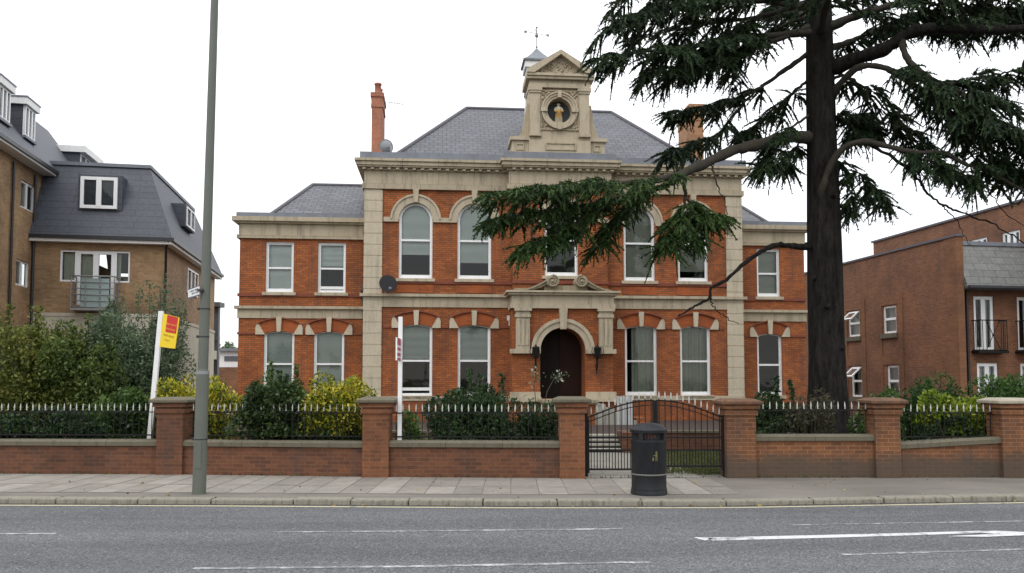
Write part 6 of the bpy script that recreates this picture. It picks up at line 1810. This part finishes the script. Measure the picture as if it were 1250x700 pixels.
ZUP = np.array([0, 0, 1.0])
def limb(path, r0, r1, side=1.3, start=0.25, dens=1.0, droop=0.35, mat='cedar', fan=1.0, end_side=0.35, tw=1.0, bark='limb_bark', side_bias=0.0, hang=0.55, skip=None, reach=1.0):
    """one bough: wood as a part of the cedar, its needle sprays as a sub-part"""
    p3 = np.array([cp(*q) for q in path]) - TB
    sp_ = smooth_path(p3)
    if len(sp_) > 4:
        sp_[1:-1] += rng.normal(size=(len(sp_)-2, 3))*(0.016 if r0 < 0.06 else 0.006)
    seg = np.linalg.norm(np.diff(sp_, axis=0), axis=1); arc = np.concatenate([[0], np.cumsum(seg)]); L = arc[-1]
    mb = MB(); ph = rng.uniform(0, 6.28); rads = [(r0+(r1-r0)*(a/L)**0.8)*(1+0.09*math.sin(a*7+ph)+0.07*math.sin(a*17+2*ph)) for a in arc]
    mb.tube([Vector(q) for q in sp_], rads, 9)
    Tq, Td, Ts = [], [], []
    if dens > 0:
        s = start*L
        while s < L:
            i = min(np.searchsorted(arc, s, side='right')-1, len(seg)-1)
            p = sp_[i] + (sp_[i+1]-sp_[i])*((s-arc[i])/seg[i]); T = (sp_[i+1]-sp_[i])/seg[i]
            S = np.cross(T, ZUP); S /= max(np.linalg.norm(S), 1e-6)
            rel = max(0.0, (s/L-start)/(1-start+1e-6))
            for sg in (-1, 1):
                if rng.random() > 0.74: continue
                Ls = side*(0.55+0.6*rng.random())*(1-(1-end_side)*rel**1.2)*min(1, 0.45+rel*3)*reach
                a = R(rng.uniform(38, 72))
                d = S*sg*math.sin(a)*fan + T*math.cos(a) + ZUP*rng.uniform(-0.12, 0.22)
                d /= np.linalg.norm(d)
                m_ = max(4, int(Ls/0.18)); us = np.linspace(0, 1, m_+1)
                sec = p + np.outer(us*Ls, d) - np.outer(us**2*Ls*droop*rng.uniform(0.4, 1.7), ZUP) + rng.normal(size=(m_+1, 3))*0.012
                mb.tube([Vector(q) for q in sec], list(np.linspace(0.016, 0.004, m_+1)), 4, cap=False)
                for j in range(1, m_+1):
                    q = sec[j]; dd = unit(sec[j]-sec[j-1])
                    s2 = np.cross(dd, ZUP); s2 /= max(np.linalg.norm(s2), 1e-6)
                    for sg2 in (-1, 1):
                        lt = (0.34+0.36*rng.random())*(1.1-0.45*us[j])*tw
                        td = dd*rng.uniform(0.5, 1.0) + s2*sg2*rng.uniform(0.45, 0.95) - ZUP*rng.uniform(-0.1, hang*1.05)
                        td /= np.linalg.norm(td)
                        Tq.append(q); Td.append(td); Ts.append(lt)
                    if rng.random() < 0.42*hang:
                        Tq.append(q); Td.append(unit(dd*0.8-ZUP*(0.5+0.8*rng.random())+rng.normal(size=3)*0.2)); Ts.append((0.3+0.4*rng.random())*tw)
                Tq.append(sec[-1]); Td.append(unit(d*0.9-ZUP*droop*1.3)); Ts.append(0.4*tw)
            s += 0.21/dens
        Tq.append(sp_[-1]); Td.append(unit(sp_[-1]-sp_[-2])); Ts.append(0.4*tw)
    lo = mb.build('limb', M[bark], cedar, uv=False)
    if Tq:
        Tq, Td, Ts = np.array(Tq), np.array(Td), np.array(Ts)[:, None]
        allq = []
        K = 7
        sd0 = unit(np.cross(Td, rng.normal(size=Td.shape))); sd1 = unit(np.cross(Td, sd0))
        def at(u): return Tq + Td*Ts*u - np.array([0, 0, 1.0])*Ts*(u**2)*0.25
        def wd(u): return 0.034*(1.0-0.75*u**1.6)*(0.55+0.45*min(1, u*6))
        for k in range(K):                       # the dense sleeve of needles round each twig
            u0, u1 = k/K, (k+1)/K
            A, B = at(u0), at(u1)
            for sdx in (sd0, sd1):
                jit = 1+0.5*rng.uniform(-1, 1, size=(len(Tq), 1))
                allq.append(np.stack([A-sdx*wd(u0)*jit, A+sdx*wd(u0)*jit, B+sdx*wd(u1)*jit*0.8, B-sdx*wd(u1)*jit*0.8], axis=1))
            base = at((u0+u1)/2)
            dloc = unit(Td - np.array([0, 0, 0.6])*u0)
            for j in range(4):                   # loose needle tips along its outline
                nd = unit(dloc*0.9 + rng.normal(size=Td.shape)*0.5)
                ln = 0.085*(1.15-0.5*u0)*(1+0.3*rng.uniform(-1, 1, size=(len(Tq), 1)))
                sd = unit(np.cross(nd, rng.normal(size=nd.shape)))*0.011
                a = base+rng.normal(size=base.shape)*0.012
                allq.append(np.stack([a, a+nd*ln*0.45+sd, a+nd*ln, a+nd*ln*0.45-sd], axis=1))
        quads_object('needles', np.concatenate(allq), M[mat], lo)
    return lo
# big bough sweeping left across the house front
limb([(990, 168, 20), (958, 168, 19.6), (925, 177, 19.2), (895, 184, 18.9), (865, 198, 18.5), (838, 210, 18.2), (820, 222, 18.0)], 0.16, 0.10, dens=0)
LOWK = dict(mat='cedar_low', droop=0.26, hang=0.5)
limb([(838, 211, 18.2), (790, 222, 17.9), (740, 224, 17.6), (690, 226, 17.3), (640, 232, 17.0), (600, 238, 16.8)], 0.09, 0.015, side=1.0, start=0.05, dens=1.05, **LOWK)
limb([(830, 216, 18.2), (780, 240, 18.3), (730, 248, 18.2), (680, 256, 18.0), (630, 262, 17.8), (598, 270, 17.6)], 0.07, 0.012, side=0.95, start=0.08, dens=1.0, **LOWK)
limb([(760, 240, 18.2), (720, 262, 18.0), (690, 282, 17.8), (655, 295, 17.6), (635, 303, 17.5)], 0.05, 0.012, side=0.6, start=0.2, dens=1.0, **LOWK)
limb([(800, 228, 18.2), (770, 254, 18.4), (745, 282, 18.4), (722, 307, 18.3)], 0.045, 0.01, side=0.5, start=0.35, dens=1.0, **LOWK)
limb([(835, 214, 18.2), (838, 240, 18.4), (850, 256, 18.6), (872, 262, 18.7), (893, 266, 18.8)], 0.05, 0.01, side=0.55, start=0.35, dens=1.0, **LOWK)
limb([(838, 236, 18.4), (830, 262, 18.4), (822, 284, 18.3), (812, 300, 18.2)], 0.035, 0.01, side=0.5, start=0.2, dens=1.0, **LOWK)
limb([(846, 252, 18.6), (850, 270, 18.6), (852, 292, 18.6)], 0.03, 0.008, side=0.42, start=0.2, dens=0.9, **LOWK)
limb([(868, 199, 18.5), (875, 225, 18.5), (884, 245, 18.5), (888, 262, 18.5)], 0.025, 0.008, dens=0)
# bare dead bough lower down
limb([(992, 303, 20), (962, 300, 19.6), (945, 300, 19.4), (925, 310, 19.2), (905, 325, 19.0), (885, 343, 18.8), (868, 352, 18.7), (866, 364, 18.6), (848, 374, 18.5), (828, 386, 18.4)], 0.085, 0.02, dens=0, bark='bark')
limb([(866, 362, 18.6), (872, 376, 18.5), (886, 387, 18.4), (902, 396, 18.4)], 0.022, 0.008, dens=0, bark='bark')
# upper left fans
UL = dict(droop=0.30, hang=0.5, mat='cedar')
limb([(996, 40, 20), (940, 44, 19.3), (880, 52, 18.7), (830, 58, 18.2), (780, 64, 17.8), (732, 72, 17.4)], 0.11, 0.014, side=1.0, start=0.3, dens=0.88, **UL)
limb([(996, 10, 20), (940, 2, 19.4), (880, 0, 18.8), (820, 8, 18.3), (772, 20, 17.9), (742, 34, 17.6)], 0.11, 0.014, side=1.15, start=0.2, dens=0.88, **UL)
limb([(996, -30, 20), (930, -45, 19.2), (860, -40, 18.5), (800, -22, 18.0), (765, -5, 17.7)], 0.11, 0.014, side=1.3, start=0.15, dens=0.88, **UL)
limb([(996, -10, 20), (930, -18, 20.4), (850, -10, 20.8), (790, 10, 21.0)], 0.11, 0.014, side=1.2, start=0.15, dens=0.88, **UL)
limb([(994, 30, 20), (950, 48, 19.4), (905, 62, 18.9), (860, 76, 18.5), (815, 84, 18.2), (785, 92, 18.0)], 0.08, 0.012, side=0.75, start=0.35, dens=0.88, **UL)
limb([(992, 62, 20), (955, 88, 20.2), (920, 112, 20.4), (885, 126, 20.5), (850, 134, 20.6), (815, 138, 20.6)], 0.075, 0.012, side=0.62, start=0.35, dens=0.88, **UL)
limb([(930, 104, 20.2), (900, 135, 20.1), (880, 160, 20.0), (852, 176, 19.9), (815, 187, 19.8)], 0.04, 0.01, side=0.5, start=0.4, dens=0.95, **UL)
limb([(992, 95, 20), (970, 112, 20.3), (950, 135, 20.5), (925, 152, 20.6), (905, 165, 20.7)], 0.05, 0.01, side=0.5, start=0.25, dens=0.95, **UL)
limb([(992, 140, 20), (972, 150, 19.6), (955, 165, 19.4), (942, 190, 19.3), (925, 206, 19.2)], 0.04, 0.01, side=0.5, start=0.3, dens=0.95, **UL)
limb([(985, 165, 20), (975, 175, 20.2), (962, 195, 20.3), (955, 208, 20.3)], 0.03, 0.01, side=0.45, start=0.3, dens=0.9, **UL)
limb([(996, 20, 20), (960, 30, 21), (920, 60, 21.8), (890, 95, 22.2)], 0.07, 0.012, side=0.8, start=0.4, dens=0.85, **UL)
# right side
UR = dict(droop=0.30, hang=0.5, mat='cedar')
limb([(1010, 86, 20), (1045, 72, 19.6), (1080, 60, 19.2), (1112, 40, 18.9), (1150, 34, 18.6), (1200, 37, 18.3), (1262, 34, 18.0)], 0.20, 0.08, dens=0, bark='bark')
limb([(1110, 42, 18.9), (1160, 30, 18.9), (1215, 22, 18.9), (1290, 18, 18.9)], 0.07, 0.012, side=1.1, start=0.1, dens=0.95, **UR)
limb([(1008, 35, 20), (1050, 18, 19.6), (1100, 4, 19.2), (1160, -6, 18.8), (1230, -8, 18.5), (1300, 0, 18.2)], 0.13, 0.014, side=1.3, start=0.15, dens=0.85, **UR)
limb([(1006, -10, 20), (1060, -30, 20.3), (1120, -40, 20.6), (1190, -32, 20.8), (1280, -14, 21)], 0.13, 0.014, side=1.4, start=0.1, dens=0.85, **UR)
limb([(1010, 60, 20), (1040, 50, 20.6), (1075, 34, 21.0), (1110, 22, 21.4)], 0.10, 0.014, side=0.9, start=0.3, dens=0.85, **UR)
limb([(1100, 48, 19.0), (1108, 72, 18.8), (1130, 92, 18.6), (1160, 108, 18.4), (1200, 124, 18.2), (1250, 140, 18.0), (1300, 160, 17.8)], 0.09, 0.014, side=1.05, start=0.2, dens=0.92, **UR)
limb([(1012, 118, 20), (1045, 84, 19.4), (1075, 82, 19.2), (1105, 96, 19.0), (1140, 120, 18.8), (1180, 140, 18.6), (1230, 165, 18.4), (1280, 180, 18.2)], 0.10, 0.014, side=0.95, start=0.3, dens=0.92, **UR)
limb([(1140, 120, 18.8), (1170, 150, 18.7), (1190, 172, 18.6), (1215, 195, 18.6), (1240, 210, 18.5)], 0.05, 0.01, side=0.65, start=0.15, dens=0.85, **UR)
limb([(1150, 105, 18.4), (1200, 95, 18.3), (1240, 86, 18.2), (1290, 84, 18.0)], 0.05, 0.01, side=0.9, start=0.1, dens=0.85, **UR)
limb([(1012, 100, 20), (1030, 92, 20.2), (1055, 108, 20.4), (1080, 132, 20.5), (1105, 160, 20.6), (1130, 178, 20.6)], 0.05, 0.012, side=0.62, start=0.2, dens=0.85, **UR)
limb([(1060, 112, 20.4), (1050, 135, 20.4), (1048, 155, 20.3), (1038, 168, 20.3)], 0.03, 0.01, side=0.45, start=0.2, dens=0.95, **UR)
# pale bare bough with hanging sprays
limb([(1000, 250, 19.95), (1003, 232, 19.7), (1014, 202, 19.5), (1030, 181, 19.3), (1055, 173, 19.1), (1085, 179, 18.9), (1115, 186, 18.7), (1150, 187, 18.5), (1178, 200, 18.4), (1215, 214, 18.2), (1262, 240, 18.0)], 0.10, 0.03, dens=0)
limb([(1095, 182, 18.85), (1120, 192, 18.7), (1150, 200, 18.6), (1175, 212, 18.5), (1195, 228, 18.4)], 0.035, 0.01, side=0.55, start=0.1, dens=0.92, **UR)
limb([(1180, 202, 18.4), (1215, 205, 18.4), (1250, 215, 18.3), (1290, 225, 18.2)], 0.03, 0.01, side=0.6, start=0.1, dens=0.95, **UR)
limb([(1060, 176, 19.1), (1095, 196, 19.0), (1118, 216, 18.9), (1132, 236, 18.8), (1155, 252, 18.7), (1180, 262, 18.6), (1215, 275, 18.5), (1255, 300, 18.4)], 0.045, 0.012, dens=0, bark='bark')
limb([(1150, 252, 18.7), (1168, 270, 18.7), (1185, 300, 18.7)], 0.016, 0.006, dens=0, bark='bark')
limb([(1185, 205, 18.4), (1205, 232, 18.4), (1230, 262, 18.4), (1262, 285, 18.3)], 0.02, 0.006, dens=0, bark='bark')
limb([(1012, 190, 20), (1025, 200, 20.2), (1035, 215, 20.3), (1038, 240, 20.3), (1035, 262, 20.3)], 0.03, 0.01, side=0.4, start=0.2, dens=0.85, **UR)
limb([(1030, 196, 20.2), (1050, 212, 20.1), (1068, 232, 20.0), (1084, 252, 20.0)], 0.025, 0.008, side=0.36, start=0.3, dens=0.95, **UR)
limb([(1012, 150, 20), (1030, 140, 20.4), (1050, 146, 20.7), (1068, 160, 20.9)], 0.03, 0.01, side=0.5, start=0.2, dens=0.95, **UR)
# boughs reaching to the street and away from it, and the upper crown above the picture
limb([(1002, 40, 19.8), (1010, 0, 18.6), (1030, -40, 17.4), (1050, -80, 16.4)], 0.12, 0.014, side=1.3, start=0.25, dens=0.85, **UR)
limb([(1000, 40, 20.2), (985, 22, 21.6), (965, 10, 23.0), (950, 4, 24.2)], 0.12, 0.014, side=1.3, start=0.25, dens=0.85, **UR)
for i, (a, b, ya, ex, ey, eY) in enumerate(((996, -80, 20, 800, -110, 18.5), (996, -90, 20, 1220, -120, 18.7), (997, -150, 20, 860, -190, 21.5), (997, -160, 20, 1160, -210, 21.3),
                                            (997, -220, 20, 900, -250, 19.0), (997, -230, 20, 1110, -270, 19.0), (996, -300, 20, 940, -330, 20.5), (996, -310, 20, 1060, -340, 20.5), (997, -120, 20, 1040, -170, 17.5))):
    limb([(a, b, ya), ((a+ex)/2, (b+ey)/2-12, (ya+eY)/2), (ex, ey, eY)], 0.09, 0.014, side=1.3, start=0.15, dens=0.7, **UR)

# extra boughs that close the dark mass on the right
limb([(1120, 88, 18.6), (1160, 130, 18.9), (1200, 150, 19.2), (1250, 175, 19.4), (1300, 190, 19.6)], 0.05, 0.012, side=0.95, start=0.1, dens=0.85, **UR)
limb([(1170, 112, 18.4), (1205, 140, 18.0), (1245, 158, 17.8), (1290, 170, 17.6)], 0.045, 0.012, side=0.8, start=0.1, dens=0.85, **UR)
limb([(1100, 20, 21.4), (1160, 14, 21.6), (1220, 20, 21.8), (1290, 30, 22.0)], 0.07, 0.014, side=1.1, start=0.1, dens=0.85, **UR)
limb([(996, 0, 20), (930, 20, 21), (870, 28, 21.8), (810, 40, 22.2), (770, 52, 22.4)], 0.08, 0.014, side=1.1, start=0.25, dens=0.85, **UL)
limb([(930, 20, 19.6), (900, 38, 19.2), (865, 60, 18.9), (840, 78, 18.8)], 0.05, 0.012, side=0.8, start=0.1, dens=1.2, **UL)
